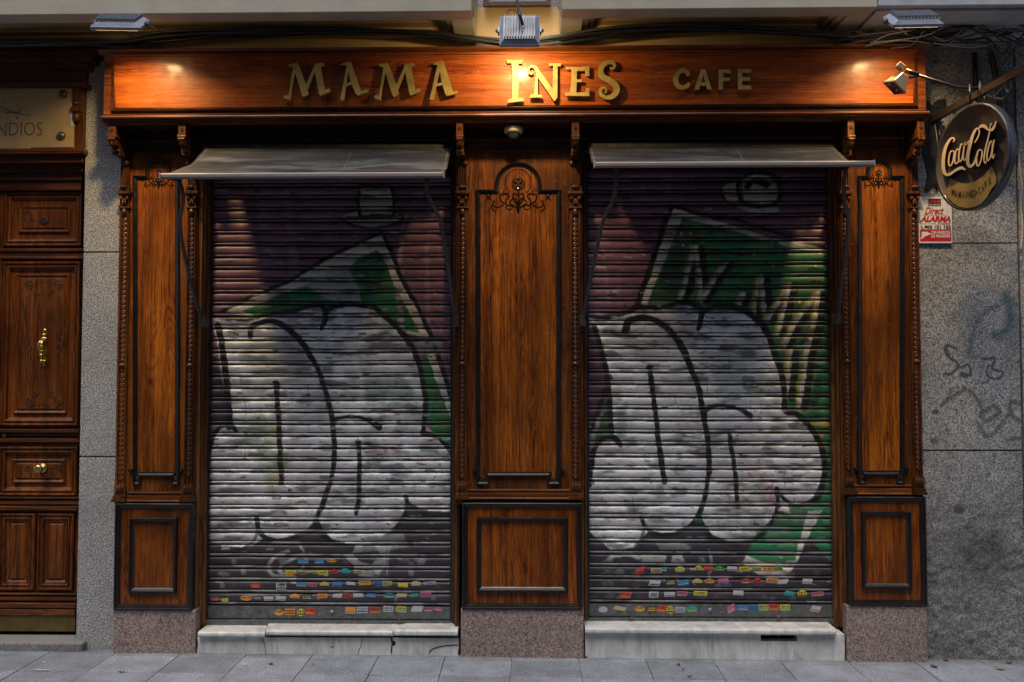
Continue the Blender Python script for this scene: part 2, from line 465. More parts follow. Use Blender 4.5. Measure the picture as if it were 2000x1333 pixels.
M_ROAD = plain("asphalt", (0.055, 0.055, 0.058), 0.85, 0, 0.3, 120, 0.4)
mb = MB()
mb.box(-14, 14, -40, -2.02, -0.5, -0.13)
road = struct(mb.build('road', M_ROAD)); road.location.z = GZ; road.rotation_euler = (0, math.atan(GS), 0)
mb = MB(); mb.box(-30, 30, -2.0, 6, -0.3, -0.012)
bedding = struct(mb.build('pavement_bed', M_MORTAR)); bedding.location.z = GZ; bedding.rotation_euler = (0, math.atan(GS), 0)
mb = MB(); tones = []
PIT = 0.4064; x_ref = PX(1000, 0, 1280) 
rows = [0.02, -0.13, -0.42, -0.71, -1.0, -1.29, -1.58, -1.83]
for i in range(-16, 17):
    xa = x_ref + i * PIT + 0.002; xb = x_ref + (i + 1) * PIT - 0.002
    for k in range(len(rows) - 1):
        ya, yb = rows[k] - 0.0025, rows[k + 1] + 0.0025
        h = random.uniform(-0.0015, 0.0015); tn = random.uniform(0.82, 1.1)
        n0 = len(mb.f)
        mb.box(xa, xb, yb, ya, -0.06, h)
        tones += [tn] * 6
    mb.box(xa, xb, -2.0, -1.836, -0.2, 0.004); tones += [1.1] * 6
pv = mb.build('pavement', M_SLAB, bevel=0.003, fix=False)
ca = pv.data.color_attributes.new("tone", 'FLOAT_COLOR', 'CORNER')
buf = []
for p in pv.data.polygons:
    tn = tones[p.index]; buf += [tn, tn, tn, 1.0] * len(p.vertices)
ca.data.foreach_set('color', buf)
pv.location.z = GZ; pv.rotation_euler = (0, math.atan(GS), 0)
struct(pv)

# ================================================================== PAINTER (surface paint on a fine grid, photo-unit coordinates)
def vnoise(x, y, seed=0):
    xi = np.floor(x).astype(int); yi = np.floor(y).astype(int); xf = x - xi; yf = y - yi
    def h(a, b):
        n = (a * 374761393 + b * 668265263 + seed * 974711) & 0x7fffffff
        n = ((n ^ (n >> 13)) * 1274126177) & 0x7fffffff
        return (n & 0xffff) / 65535.0
    u = xf * xf * (3 - 2 * xf); v = yf * yf * (3 - 2 * yf)
    return (h(xi, yi) * (1 - u) + h(xi + 1, yi) * u) * (1 - v) + (h(xi, yi + 1) * (1 - u) + h(xi + 1, yi + 1) * u) * v
def fbm(x, y, sc, seed=0, oc=4):
    r = 0; a = 0.5; s = 0
    for o in range(oc):
        r = r + a * vnoise(x / sc, y / sc, seed + o); s += a; a *= 0.5; sc *= 0.5
    return r / s
class Paint:
    def __init__(self, X, Y, base):
        self.X, self.Y = X, Y
        self.C = np.empty((len(X), 4)); self.C[:] = base
        self.jx = (fbm(X, Y, 14, 5, 3) - 0.5) * 5; self.jy = (fbm(X, Y, 14, 9, 3) - 0.5) * 5
    def _put(self, idx, m, col, a):
        m = (m * a)[:, None]; c = np.array(col, float)
        self.C[idx] = self.C[idx] * (1 - m) + c * m
    def _box(self, pts, pad):
        p = np.array(pts)
        return np.where((self.X > p[:, 0].min() - pad) & (self.X < p[:, 0].max() + pad) & (self.Y > p[:, 1].min() - pad) & (self.Y < p[:, 1].max() + pad))[0]
    def stroke(self, pts, w, col, a=1.0, soft=1.2, smooth=True, jit=1.0, tex=0.0):
        w_ = list(w) if isinstance(w, (list, tuple)) else [w] * len(pts)
        if sum(col[:3]) < .04: w_ = [v * 1.15 for v in w_]
        P3 = [(p[0], p[1], ww) for p, ww in zip(pts, w_)]
        c = catmull(P3, 5) if smooth else P3
        idx = self._box([(p[0], p[1]) for p in c], max(w_) + soft + 4)
        if len(idx) == 0: return
        x = self.X[idx] + self.jx[idx] * jit; y = self.Y[idx] + self.jy[idx] * jit
        best = np.full(len(idx), -1e9)
        for (ax, ay, aw), (bx, by, bw) in zip(c[:-1], c[1:]):
            dx, dy = bx - ax, by - ay; L = dx * dx + dy * dy + 1e-9
            t = np.clip(((x - ax) * dx + (y - ay) * dy) / L, 0, 1)
            d = np.hypot(x - ax - t * dx, y - ay - t * dy)
            best = np.maximum(best, (aw + (bw - aw) * t) / 2 - d)
        m = np.clip(best / soft + 0.5, 0, 1)
        if tex: m = m * np.clip(1 - tex * (fbm(x, y, 9, 3) > 0.55), 0, 1)
        self._put(idx, m, col, a)
    def poly(self, pts, col, a=1.0, soft=1.5, smooth=False, jit=1.0, tex=0.0):
        c = catmull(pts, 5, True) if smooth else pts
        idx = self._box(c, soft + 4)
        if len(idx) == 0: return
        x = self.X[idx] + self.jx[idx] * jit; y = self.Y[idx] + self.jy[idx] * jit
        ins = np.zeros(len(idx), bool); d = np.full(len(idx), 1e9); n = len(c)
        for i in range(n):
            ax, ay = c[i][0], c[i][1]; bx, by = c[(i + 1) % n][0], c[(i + 1) % n][1]
            cond = ((ay > y) != (by > y))
            xin = (bx - ax) * (y - ay) / ((by - ay) if by != ay else 1e-9) + ax
            ins ^= cond & (x < xin)
            dx, dy = bx - ax, by - ay; L = dx * dx + dy * dy + 1e-9
            t = np.clip(((x - ax) * dx + (y - ay) * dy) / L, 0, 1)
            d = np.minimum(d, np.hypot(x - ax - t * dx, y - ay - t * dy))
        sdv = np.where(ins, d, -d)
        m = np.clip(sdv / soft + 0.5, 0, 1)
        if tex: m = m * np.clip(1 - tex * np.clip((fbm(x, y, 22, 31) - 0.42) * 5, 0, 1), 0, 1)
        self._put(idx, m, col, a)
    def ell(self, cx, cy, rx, ry, col, a=1.0, soft=2.0, rot=0, tex=0.0):
        n = 28
        self.poly([(cx + rx * math.cos(t) * math.cos(rot) - ry * math.sin(t) * math.sin(rot), cy + rx * math.cos(t) * math.sin(rot) + ry * math.sin(t) * math.cos(rot))
                   for t in [2 * math.pi * i / n for i in range(n)]], col, a, soft, tex=tex)

# ================================================================== BUILDING (stone wall, ledges, niche window)
bld = thing('town_building', (0, 0.5, 0), 'old stone building with cream ledges above the brown shop front and grey granite wall', 'building')
mb = MB()
xl0, xl1 = PX(158), PX(232)
mb.box(xl0, xl1 + 0.25, 0.0, 0.5, -0.3, PZ(82))
pier = mb.build('stone_pier', M_PIER, bld)
# dark mortar joints of the pier are real grooves: split stones
pier.data.clear_geometry()
mbp = MB()
for ya, yb in ((80, 489.5), (492, 893), (896, 1310)):
    mbp.box(xl0, xl1 + 0.25, 0.0, 0.5, PZ(yb), PZ(ya))
mbp.box(xl0 + 0.004, xl1 + 0.25, 0.012, 0.5, PZ(1300), PZ(85))
bpy.data.objects.remove(pier)
mbp.build('stone_pier', M_PIER, bld, bevel=0.004)
# painted / stained wall to the right: three stones with their marks
wx0, wx1 = PX(1770), PX(1993)
def wall_stone(ya, yb):
    z0, z1 = PZ(yb), PZ(ya)
    nx = 120; nz = max(4, int((z1 - z0) / 0.0065))
    xs = np.linspace(wx0, wx1, nx); zs = np.linspace(z0, z1, nz)
    gx, gzz = np.meshgrid(xs, zs)
    n = nx * nz
    V = np.stack([gx.ravel() - bld['_w'][0], np.zeros(n) - bld['_w'][1], gzz.ravel()], 1)
    px = 1035 + gx.ravel() / 5.6 * F * 1.0; py = 735 - (gzz.ravel() - CAM.z) / 5.6 * F
    # use measured mapping instead of the small-angle one
    A = np.array([[P(x, y).x, P(x, y).z] for x, y in ((1800, 100), (2000, 100), (1800, 1290), (2000, 1290))])
    u = (gx.ravel() - A[0, 0]) / (A[1, 0] - A[0, 0]); v = (gzz.ravel() - A[0, 1]) / (A[2, 1] - A[0, 1])
    X = 1800 + 200 * u; Y = 100 + 1190 * v
    pa = Paint(X, Y, (0, 0, 0, 0))
    blue = (0.02, 0.035, 0.075, 1); dk = (0.05, 0.05, 0.055, 1); teal = (0.015, 0.085, 0.13, 1)
    def st(p, w, c, a, s=2.5):
        c = (c[0], c[1], c[2], 1)
        pa.stroke(p, w, c, a, s)
    st([(1855,690),(1838,683),(1842,705),(1860,720),(1848,738),(1832,740)], 5, blue, 0.92)
    st([(1862,728),(1878,722),(1884,735),(1872,745),(1864,738),(1884,742)], 4.5, blue, 0.9)
    st([(1908,710),(1930,708),(1925,728),(1945,735),(1935,748),(1915,742),(1918,722)], 4.5, blue, 0.88)
    for c_ in ((1852,748),(1826,765),(1870,765),(1844,770),(1916,752)): pa.ell(c_[0], c_[1], 3.5, 4, (0.05, 0.06, 0.09, 1), 0.6)
    st([(1950,585),(1962,610),(1955,650),(1930,665)], 14, teal, 0.75, 12)
    st([(1962,570),(1950,600),(1905,625),(1880,700)], 7, teal, 0.6, 8)
    st([(1968,600),(1960,700)], 26, teal, 0.35, 18)
    st([(1990,800),(1960,795),(1965,825),(1990,835),(1988,860),(1960,865)], 7, dk, 0.7, 4)
    st([(1825,800),(1850,780),(1880,770),(1900,800),(1910,830),(1935,815),(1925,800),(1900,820)], 8, dk, 0.62, 4)
    st([(1893,830),(1912,858),(1940,840),(1955,815)], 7, dk, 0.62, 4)
    pa.ell(1856, 1000, 11, 10, (0.05, 0.05, 0.055, 1), 0.85, 3)
    for c_, r_, a_ in (((1990,1010),10,.5),((1813,812),6,.8),((1812,870),8,.7),((1837,848),4,.7),((1825,122),5,.8),((1824,162),6,.8),((1895,160),3,.7),((1975,715),4,.7)):
        pa.ell(c_[0], c_[1], r_, r_ * .8, (0.03, 0.028, 0.025, 1), a_, 3, tex=.3)
    m = np.clip((fbm(X, Y * 0.45, 60, 17) - 0.50) * 4, 0, 1) * np.clip((Y - 980) / 80, 0, 1) * np.clip((1330 - Y) / 90, 0, 1)
    pa._put(np.arange(n), m, (0.03, 0.03, 0.03, 1), 0.8)
    pa._put(np.arange(n), np.clip((Y - 930) / 160, 0, 1) * (0.45 + 0.55 * fbm(X, Y, 30, 19)), (0.07, 0.07, 0.072, 1), 0.55)
    m = np.exp(-((X - 1900) / 45) ** 2 - ((Y - 1090) / 60) ** 2) * (0.5 + fbm(X, Y * 0.2, 18, 23))
    pa._put(np.arange(n), np.clip(m, 0, 1), (0.03, 0.03, 0.032, 1), 0.65)
    m = np.exp(-((X - 1885) / 12) ** 2) * np.clip((620 - Y) / 200, 0, 1) * np.clip((Y - 470) / 30, 0, 1)
    pa._put(np.arange(n), m, (0.07, 0.065, 0.06, 1), 0.4)
    m = np.clip((fbm(X, Y * 0.25, 34, 41) - 0.45) * 4, 0, 1) * np.clip((420 - Y) / 120, 0, 1) * np.clip((X - 1880) / 60, 0, 1)
    pa._put(np.arange(n), m, (0.16, 0.10, 0.06, 1), 0.5)
    m = np.clip((X - 1960) / 40, 0, 1) * np.clip((fbm(X, Y * 0.15, 24, 47) - 0.3) * 2.5, 0, 1)
    pa._put(np.arange(n), m, (0.04, 0.038, 0.035, 1), 0.55)
    rough_low = np.clip((Y - 930) / 120, 0, 1)
    V[:, 1] += (fbm(X, Y, 16, 77, 4) - 0.5) * 0.018 * rough_low + (fbm(X, Y, 40, 71, 3) - 0.5) * 0.006
    idx = np.arange(n).reshape(nz, nx)
    fs = np.stack([idx[:-1, :-1].ravel(), idx[:-1, 1:].ravel(), idx[1:, 1:].ravel(), idx[1:, :-1].ravel()], 1)
    me = bpy.data.meshes.new('stone_wall'); me.from_pydata(V.tolist(), [], fs.tolist())
    me.polygons.foreach_set('use_smooth', [True] * len(me.polygons))
    ca = me.color_attributes.new("paint", 'FLOAT_COLOR', 'POINT'); ca.data.foreach_set('color', pa.C.ravel())
    me.materials.append(M_WALL)
    o = bpy.data.objects.new('stone_wall', me); COL.objects.link(o); o.parent = bld; o['_w'] = (0, .5, 0)
    return o
for ya, yb in ((60, 476.5), (479, 877), (880, 1320)): wall_stone(ya, yb)
mb = MB()
mb.box(wx0, wx1, 0.012, 0.5, -0.3, PZ(40))
mb.box(wx1 + 0.012, wx1 + 2.0, -0.004, 0.5, -0.3, 4.0)
mb.box(PX(155), -9, 0.45, 0.6, -0.3, 9.0); mb.box(PX(200), PX(1850), 0.3, 0.42, -0.3, 3.6)          # behind the door
mb.box(-9, 9, 0.5, 0.8, 3.3, 9.0)
mb.box(-9, PX(-40), 0.0, 0.5, -0.3, 4.0)
mb.build('wall_core', M_PIER, bld)
# wall band between the fascia and the ledges
mb = MB()
mb.box(-9, PX(925), 0.002, 0.3, PZ(100), PZ(20))
mb.box(PX(1090), PX(1700), 0.002, 0.3, PZ(100), PZ(20))
mb.box(PX(924), PX(1091), 0.0, 0.3, PZ(100), PZ(14))
mb.build('plaster_band', M_YELLOW, bld, bevel=0.004)
mb = MB(); mb.box(PX(1700), 3.6, 0.002, 0.3, PZ(100), PZ(5)); mb.build('plaster_band', M_CREAM, bld)
# projecting ledges with a coffered underside
def ledge(x0, x1, zb, mat, mat2, Yf=-0.5, capL=0.13, capR=0.13):
    mb = MB()
    zt = zb + 0.32
    mb.box(x0, x1, Yf, 0.3, zb + 0.085, zt)                      # body above the coffer
    for k, (d0, d1, h) in enumerate(((0, .13, 0), (.13, .165, .018), (.165, .20, .036), (.20, .225, .056))):
        mb.box(x0 + 0.0, x1 - 0.0, Yf + d0 + 0.001 * k, Yf + d1, zb + h, zb + 0.087, mi=0 if k == 0 else 1)
        if capL: mb.box(x0 + 0.0005 * k, x0 + capL + d1 - .13, Yf + 0.13 + 0.002 * k, 0.002, zb + h + 0.0006, zb + 0.088, mi=0 if k == 0 else 1)
        if capR: mb.box(x1 - capR - d1 + .13, x1 - 0.0005 * k, Yf + 0.13 + 0.002 * k, 0.002, zb + h + 0.0006, zb + 0.088, mi=0 if k == 0 else 1)
    mb.box(x0 + (.14 if capL else 0), x1 - (.14 if capR else 0), Yf + .19, 0.0, zb + 0.076, zb + 0.0845, mi=1)
    for k, (y, h) in enumerate(((-.19, .02), (-.11, .03), (-.05, .045))):
        mb.box(x0 + (.16 if capL else 0), x1 - (.16 if capR else 0), y, 0.0, zb + 0.08 - h, zb + 0.089 - 0.001 * k, mi=1)
    o = mb.build('stone_ledge', [mat, mat2], bld, bevel=0.006)
    return o
ZL = P(900, 25, -0.5).z
ledge(-4.4, P(921, 20, -0.5).x, P(450, 26, -.5).z, M_CREAM, M_YELLOW, capL=0)
ledge(P(1098, 20, -0.5).x, P(1714, 15, -0.5).x, P(1400, 17, -.5).z, M_CREAM, M_YELLOW)
mb = MB()
zb = P(1850, 11, -.5).z
mb.box(P(1716, 8, -.5).x, 4.2, -0.5, 0.3, zb, zb + .4)
mb.box(P(1716, 8, -.5).x, 4.2, -0.46, 0.2, zb - 0.02, zb - 0.001)
mb.build('stone_ledge', M_WHITE, bld, bevel=0.005)
# small window of the niche
win = MB()
Yw = -0.02
win.rect(P(944, 0, Yw).x, P(1000, 15, Yw).z, P(1076, 0, Yw).x, P(1000, 15, Yw).z + 0.6, [(0, 0), (0, .03), (.028, .03), (.034, .012), (.034, 0)], Yw)
w = win.build('window', plain("brown window frame", (0.10, 0.06, 0.035), 0.5), bld, bevel=0.002)
g = MB(); g.box(P(950, 0, Yw).x, P(1072, 0, Yw).x, Yw - 0.008, Yw + 0.01, P(1000, 12, Yw).z, P(1000, 12, Yw).z + .58)
gl = g.build('pane', plain("pale frosted pane", (0.35, 0.39, 0.44), 0.25, 0, 0.1, 3), w if False else bld)
gl.parent = w; gl.matrix_parent_inverse = Matrix()

# ================================================================== SHOP FRONT
YF, YP, YB = -0.22, -0.04, -0.06          # fascia face, pilaster face, base panel face
shop = thing('shop_front', (0, 0, 0), 'varnished brown wooden café shop front with carved pilasters and gold lettered fascia', 'shop front')
PROF_BLK = [(0, 0), (0, .006), (.004, .016), (.012, .022), (.02, .020), (.024, .012), (.03, .010), (.034, .003), (.034, 0)]
# --- fascia
fx0, fx1 = P(203, 150, YF).x, P(1808, 150, YF).x
fz0, fz1 = P(1000, 221, YF).z, P(1000, 94, YF).z
mb = MB()
mb.box(fx0, fx1, YF, -0.0, fz0, fz1)
fas = mb.build('fascia', W_TRIMX, shop, bevel=0.003)
def child(o, parent):
    o.parent = parent; return o
ix0, ix1 = P(219, 150, YF).x, P(1791, 150, YF).x
iz0, iz1 = P(1000, 215, YF).z, P(1000, 103, YF).z
mb = MB()
mb.rect(ix0, iz0, ix1, iz1, [(0, 0), (0, .010), (.005, .018), (.010, .010), (.012, .016), (.017, .016), (.020, .004), (.024, .009), (.028, .0)], YF + 0.0005)
child(mb.build('frame_moulding', W_MOULD, shop), fas)
mb = MB(); segs = [P(x, 150, YF).x for x in (219, 752, 1275, 1791)]
for a, b in zip(segs[:-1], segs[1:]):
    mb.extx([(YF + .02, iz0 + .001), (YF - .0015, iz0 + .001), (YF - .0155, iz1 - .001), (YF + .02, iz1 - .001)], a + .0008, b - .0008)   # the board leans out a little at the top
child(mb.build('sign_board', W_FASCIA, shop), fas)
# cornices top and bottom
zc = P(1000, 222, YF - .045).z
prof = [(YF + .02, zc + .004), (YF - .035, zc + .004), (YF - .046, zc), (YF - .050, zc - .008), (YF - .046, zc - .016), (YF - .034, zc - .019), (YF - .034, zc - .026),
        (YF - .024, zc - .028), (YF - .022, zc - .036), (YF - .008, zc - .040), (YF, zc - .044), (YF + .02, zc - .044)]
mb = MB(); mb.extx(prof, P(198, 225, YF - .045).x, P(1816, 225, YF - .045).x)
child(mb.build('cornice', W_TRIMX, shop, fix=True), fas)
zt = P(1000, 93, YF - .03).z
mb = MB(); mb.extx([(YF + .3, zt + .008), (YF - .03, zt + .008), (YF - .034, zt + .002), (YF - .028, zt - .004), (YF - .012, zt - .01), (YF - .002, zt - .016), (YF + .3, zt - .016)], fx0 - .03, fx1 + .02)
child(mb.build('cornice', W_TRIMX, shop), fas)
# soffit and frieze under the fascia
sz = zc - .044
mb = MB()
mb.box(fx0 + .02, fx1 - .02, YF + .012, 0.05, sz + .004, sz + .03)
for a, b, y in ((.0, .055, -.06), (.055, .075, -.085), (.075, .12, -.045), (.12, .135, -.055), (.135, .19, -.035)):
    mb.box(fx0 + .085, fx1 - .085, y, 0.05, sz - b, sz - a + .001)
mb.build('frieze', W_DARKX, shop, bevel=0.004)
# --- letters
def crop2(p): return (450 + p[0] * .2551, p[1] * .2551)
def crop3(p): return (900 + p[0] * .2551, p[1] * .2551)
def crop4(p): return (1300 + p[0] * .2551, p[1] * .2551)
YLF, YLB = YF - .040, YF - .024
def letter(outl, holes, conv, label=None):
    m = MB()
    o_ = [XZ(*conv(p), YLF) for p in outl]; h_ = [[XZ(*conv(p), YLF) for p in h] for h in holes]
    m.prism(o_, h_, YLF, YLB)
    cx = sum(p[0] for p in o_) / len(o_); cz = sum(p[1] for p in o_) / len(o_)
    o = m.build('letter', M_GOLD, shop, bevel=0.0012); child(o, fas)
    o['label'] = label
    return o
Mo = [(408,735),(430,727),(443,740),(466,600),(478,512),(450,514),(443,495),(510,484),(520,497),(578,650),(632,528),(642,492),(705,479),(722,505),(690,512),(698,560),(722,690),(755,675),(768,703),(688,735),(678,720),(645,552),(588,690),(598,722),(558,745),(545,725),(497,565),(490,575),(466,690),(458,770),(412,755)]
letter(Mo, [], crop2, 'gold letter M'); letter([(x + 692, y) for x, y in Mo], [], crop2, 'gold letter M')
letter([(840,495),(905,470),(922,480),(1000,700),(1035,685),(1055,688),(1053,705),(975,735),(962,722),(927,648),(884,662),(868,772),(838,770),(845,740),(880,560),(890,500),(846,500)], [[(902,545),(886,640),(918,628)]], crop2, 'gold letter A')
letter([(1548,492),(1610,466),(1632,470),(1703,705),(1735,695),(1745,715),(1655,738),(1642,715),(1624,652),(1574,664),(1556,770),(1523,765),(1585,500),(1556,497)], [[(1602,548),(1578,642),(1616,632)]], crop2, 'gold letter A')
letter([(353,458),(412,463),(473,460),(470,488),(441,487),(440,620),(441,752),(482,752),(480,775),(362,788),(358,765),(390,755),(397,600),(388,485),(357,485)], [], crop3, 'tall gold letter I')
letter([(508,540),(515,512),(545,497),(578,505),(602,540),(703,680),(708,502),(678,508),(674,486),(770,485),(766,510),(742,510),(740,745),(720,777),(710,770),(590,595),(590,725),(622,728),(622,748),(528,748),(530,728),(560,720),(576,560),(562,528),(545,517),(528,526),(526,545),(538,558),(550,546),(557,560),(540,575),(516,565)], [], crop3, 'gold letter N with a curl')
letter([(803,512),(905,515),(985,508),(985,585),(958,583),(953,545),(890,545),(888,610),(925,608),(925,630),(888,632),(886,710),(955,708),(962,675),(985,672),(985,738),(800,735),(802,712),(838,708),(850,600),(848,535),(808,532)], [], crop3, 'gold letter E')
m = MB()
conv3 = lambda p, Y: (lambda q: (P(q[0], q[1], YLF).x, Y, P(q[0], q[1], YLF).z))(crop3(p))
strip_prism(m, [(1146,512,8),(1155,527,14),(1172,522,18),(1178,500,22),(1160,480,28),(1122,480,34),(1082,508,38),(1070,550,42),(1088,590,44),(1135,615,46),(1180,648,48),(1194,690,46),(1172,730,42),(1130,748,32),(1090,738,26),(1068,710,24),(1072,682,22),(1095,672,16),(1113,685,14),(1112,705,12),(1098,715,8)], conv3, YLF, YLB, 5)
o = m.build('letter', M_GOLD, shop, bevel=0.0); child(o, fas); o['label'] = 'curly gold letter S'
m = MB(); conv4 = lambda p, Y: (lambda q: (P(q[0], q[1], YLF).x, Y, P(q[0], q[1], YLF).z))(crop4(p))
strip_prism(m, [(180,578,26),(160,553,30),(125,543,32),(92,565,33),(78,608,34),(92,655,33),(125,674,32),(162,663,30),(182,638,26)], conv4, YLF - .004, YLB, 5)
o = m.build('letter', M_GOLD, shop); child(o, fas); o['label'] = 'small plain gold letter C'
letter([(222,687),(275,532),(305,532),(355,687),(322,687),(312,657),(265,659),(257,687)], [[(290,572),(273,633),(305,631)]], crop4, 'small plain gold letter A')
letter([(408,533),(500,533),(500,562),(440,562),(440,595),(492,595),(492,622),(440,622),(440,687),(408,687)], [], crop4, 'small plain gold letter F')
letter([(557,530),(655,530),(655,560),(588,560),(588,592),(650,592),(650,620),(588,620),(588,655),(657,655),(657,687),(557,687)], [], crop4, 'small plain gold letter E')

# --- pilasters
def stroke3(mb, pts, Y, r=1.0, mirror=None, smooth=5, flat=0.6):
    """thin carved line in photo units, optionally mirrored about x = mirror"""
    for s in ((0, 1) if mirror is not None else (0,)):
        q = [((2 * mirror - x) if s else x, y) for x, y in pts]
        c = catmull(q, smooth) if len(q) > 2 else q
        mb.tube([P(x, y, Y) for x, y in c], r * 0.0036, 6, flat=flat)
def colonette(parent, xa, xb, ytop, ybot, sgn):
    """carved corner strip between photo columns xa..xb"""
    Y = YP - 0.012; w = xb - xa; cx = (xa + xb) / 2
    m = MB()
    X0, X1 = P(xa, 600, Y).x, P(xb, 600, Y).x; XC = (X0 + X1) / 2; W = X1 - X0
    z = lambda y: P(cx, y, Y).z
    m.box(X0, X1, Y, YP + .02, z(ybot - 34), z(ytop + 60))
    m.box(X0 + W * .1, X0 + W * .2, Y - .008, Y + .002, z(ybot - 36), z(ytop + 62))
    m.box(X1 - W * .2, X1 - W * .1, Y - .008, Y + .002, z(ybot - 36), z(ytop + 62))
    # chain of overlapping leaves
    zz = z(ytop + 74); zend = z(ybot - 44); st = 0.0305; ymid = z(ytop + (ybot - ytop) * .58)
    while zz > zend:
        if abs(zz - ymid) < .03:
            zz -= st; continue
        m.blob((XC, Y + .001, zz), W * .30, .008, .019, 7, 4)
        m.blob((XC, Y - .003, zz - .010), W * .13, .006, .008, 6, 3)
        zz -= st
    m.blob((XC, Y - .004, ymid), W * .36, .014, .016, 10, 5)
    m.blob((XC, Y - .012, ymid), W * .17, .012, .008, 8, 4)
    for s in (-1, 1): m.blob((XC, Y - .002, ymid + s * .03), W * .2, .009, .014, 7, 4)
    m.build('carved_strip', W_CARVE, shop).parent = parent
    # base of the strip
    m = MB()
    m.box(X0 - .004, X1 + .004, Y - .012, YP + .02, z(ybot - 12), z(ybot - 34))
    m.box(X0 - .010, X1 + .010, Y - .022, YP + .02, z(ybot - 6), z(ybot - 12))
    m.box(X0 - .014, X1 + .014, Y - .030, YP + .02, z(ybot), z(ybot - 6))
    for dx in (-.28, 0, .28): m.blob((XC + dx * W, Y - .012, z(ybot - 24)), W * .16, .012, .026, 8, 5)
    m.build('foot', W_CARVE, shop, bevel=0.0015).parent = parent
    # capital
    m = MB()
    m.box(X0 - .012, X1 + .012, Y - .026, YP + .02, z(ytop + 33), z(ytop + 28))
    m.box(X0 - .006, X1 + .006, Y - .018, YP + .02, z(ytop + 37), z(ytop + 33))
    m.box(X0 + .002, X1 - .002, Y - .008, YP + .02, z(ytop + 58), z(ytop + 37))
    m.box(X0 - .006, X1 + .006, Y - .016, YP + .02, z(ytop + 61), z(ytop + 58))
    for s in (-1, 1):
        m.blob((XC + s * W * .34, Y - .015, z(ytop + 42)), W * .17, .014, .014, 9, 5)
        m.blob((XC + s * W * .34, Y - .026, z(ytop + 42)), W * .07, .008, .006, 7, 4)
        m.blob((XC + s * W * .16, Y - .012, z(ytop + 51)), W * .10, .011, .018, 7, 4)
    m.blob((XC, Y - .014, z(ytop + 48)), W * .12, .012, .020, 8, 5)
    m.blob((XC, Y - .010, z(ytop + 68)), W * .26, .014, .022, 8, 5)
    m.build('capital', W_CARVE, shop, bevel=0.001).parent = parent
    # fluted console above
    m = MB()
    m.box(X0 + .003, X1 - .003, Y - .014, YP + .02, z(ytop + 27), z(ytop - 28))
    for k in range(4):
        xx = X0 + .007 + k * (W - .014) / 3.6
        m.box(xx, xx + W * .10, Y - .022, Y - .012, z(ytop + 15), z(ytop - 22))
    m.box(X0 - .003, X1 + .003, Y - .024, YP + .02, z(ytop + 27), z(ytop + 20))
    m.blob((XC, Y - .022, z(ytop + 20)), W * .45, .018, .014, 10, 5)
    m.blob((XC - W * .3 * sgn, Y - .022, z(ytop - 26)), W * .28, .018, .018, 9, 5)
    m.build('fluted_console', W_CARVE, shop, bevel=0.001).parent = parent
def corbel(xa, xb, lab):
    Yt = YF - .012
    X0, X1 = P(xa, 256, Yt).x, P(xb, 256, Yt).x; W = X1 - X0; XC = (X0 + X1) / 2
    z = lambda y, Y=Yt: P(xa, y, Y).z
    zt_ = sz + .004
    a = zt_; b = z(267); c = z(297, -.13); d = z(306, -.13)
    m = MB()
    m.box(X0, X1, Yt, YP + .01, b + .004, a)                                   # top block with rosette
    m.box(X0 - .004, X1 + .004, Yt - .008, YP + .01, b - .006, b + .004)
    prof = [(Yt - .004, b - .006), (Yt - .012, b - .016), (Yt - .002, b - .028), (Yt + .02, b - .038), (Yt + .045, b - .05), (Yt + .055, b - .064),
            (Yt + .052, b - .078), (Yt + .06, c + .002), (YP + .01, c), (YP + .01, b - .006)]
    m.extx(prof, X0 + .002, X1 - .002, smooth=False)
    m.box(X0 - .002, X1 + .002, Yt + .062, YP + .01, d, c + .001)
    for k in range(5): m.blob((XC + (k - 2) * W * .2, Yt + .012 + .004 * abs(k - 2), b - .034), W * .12, .018, .026, 7, 4)
    m.blob((XC, Yt + .05, b - .072), W * .34, .02, .018, 9, 5)
    for k in range(6):
        an = k * math.pi / 3; m.blob((XC + math.cos(an) * .009, Yt - .002, (a + b) / 2 + .006 + math.sin(an) * .009), .0045, .005, .0045, 6, 4)
    m.blob((XC, Yt - .003, (a + b) / 2 + .006), .004, .007, .004, 6, 4)
    o = m.build('corbel', W_CARVE, shop, bevel=0.001)
    o['label'] = lab
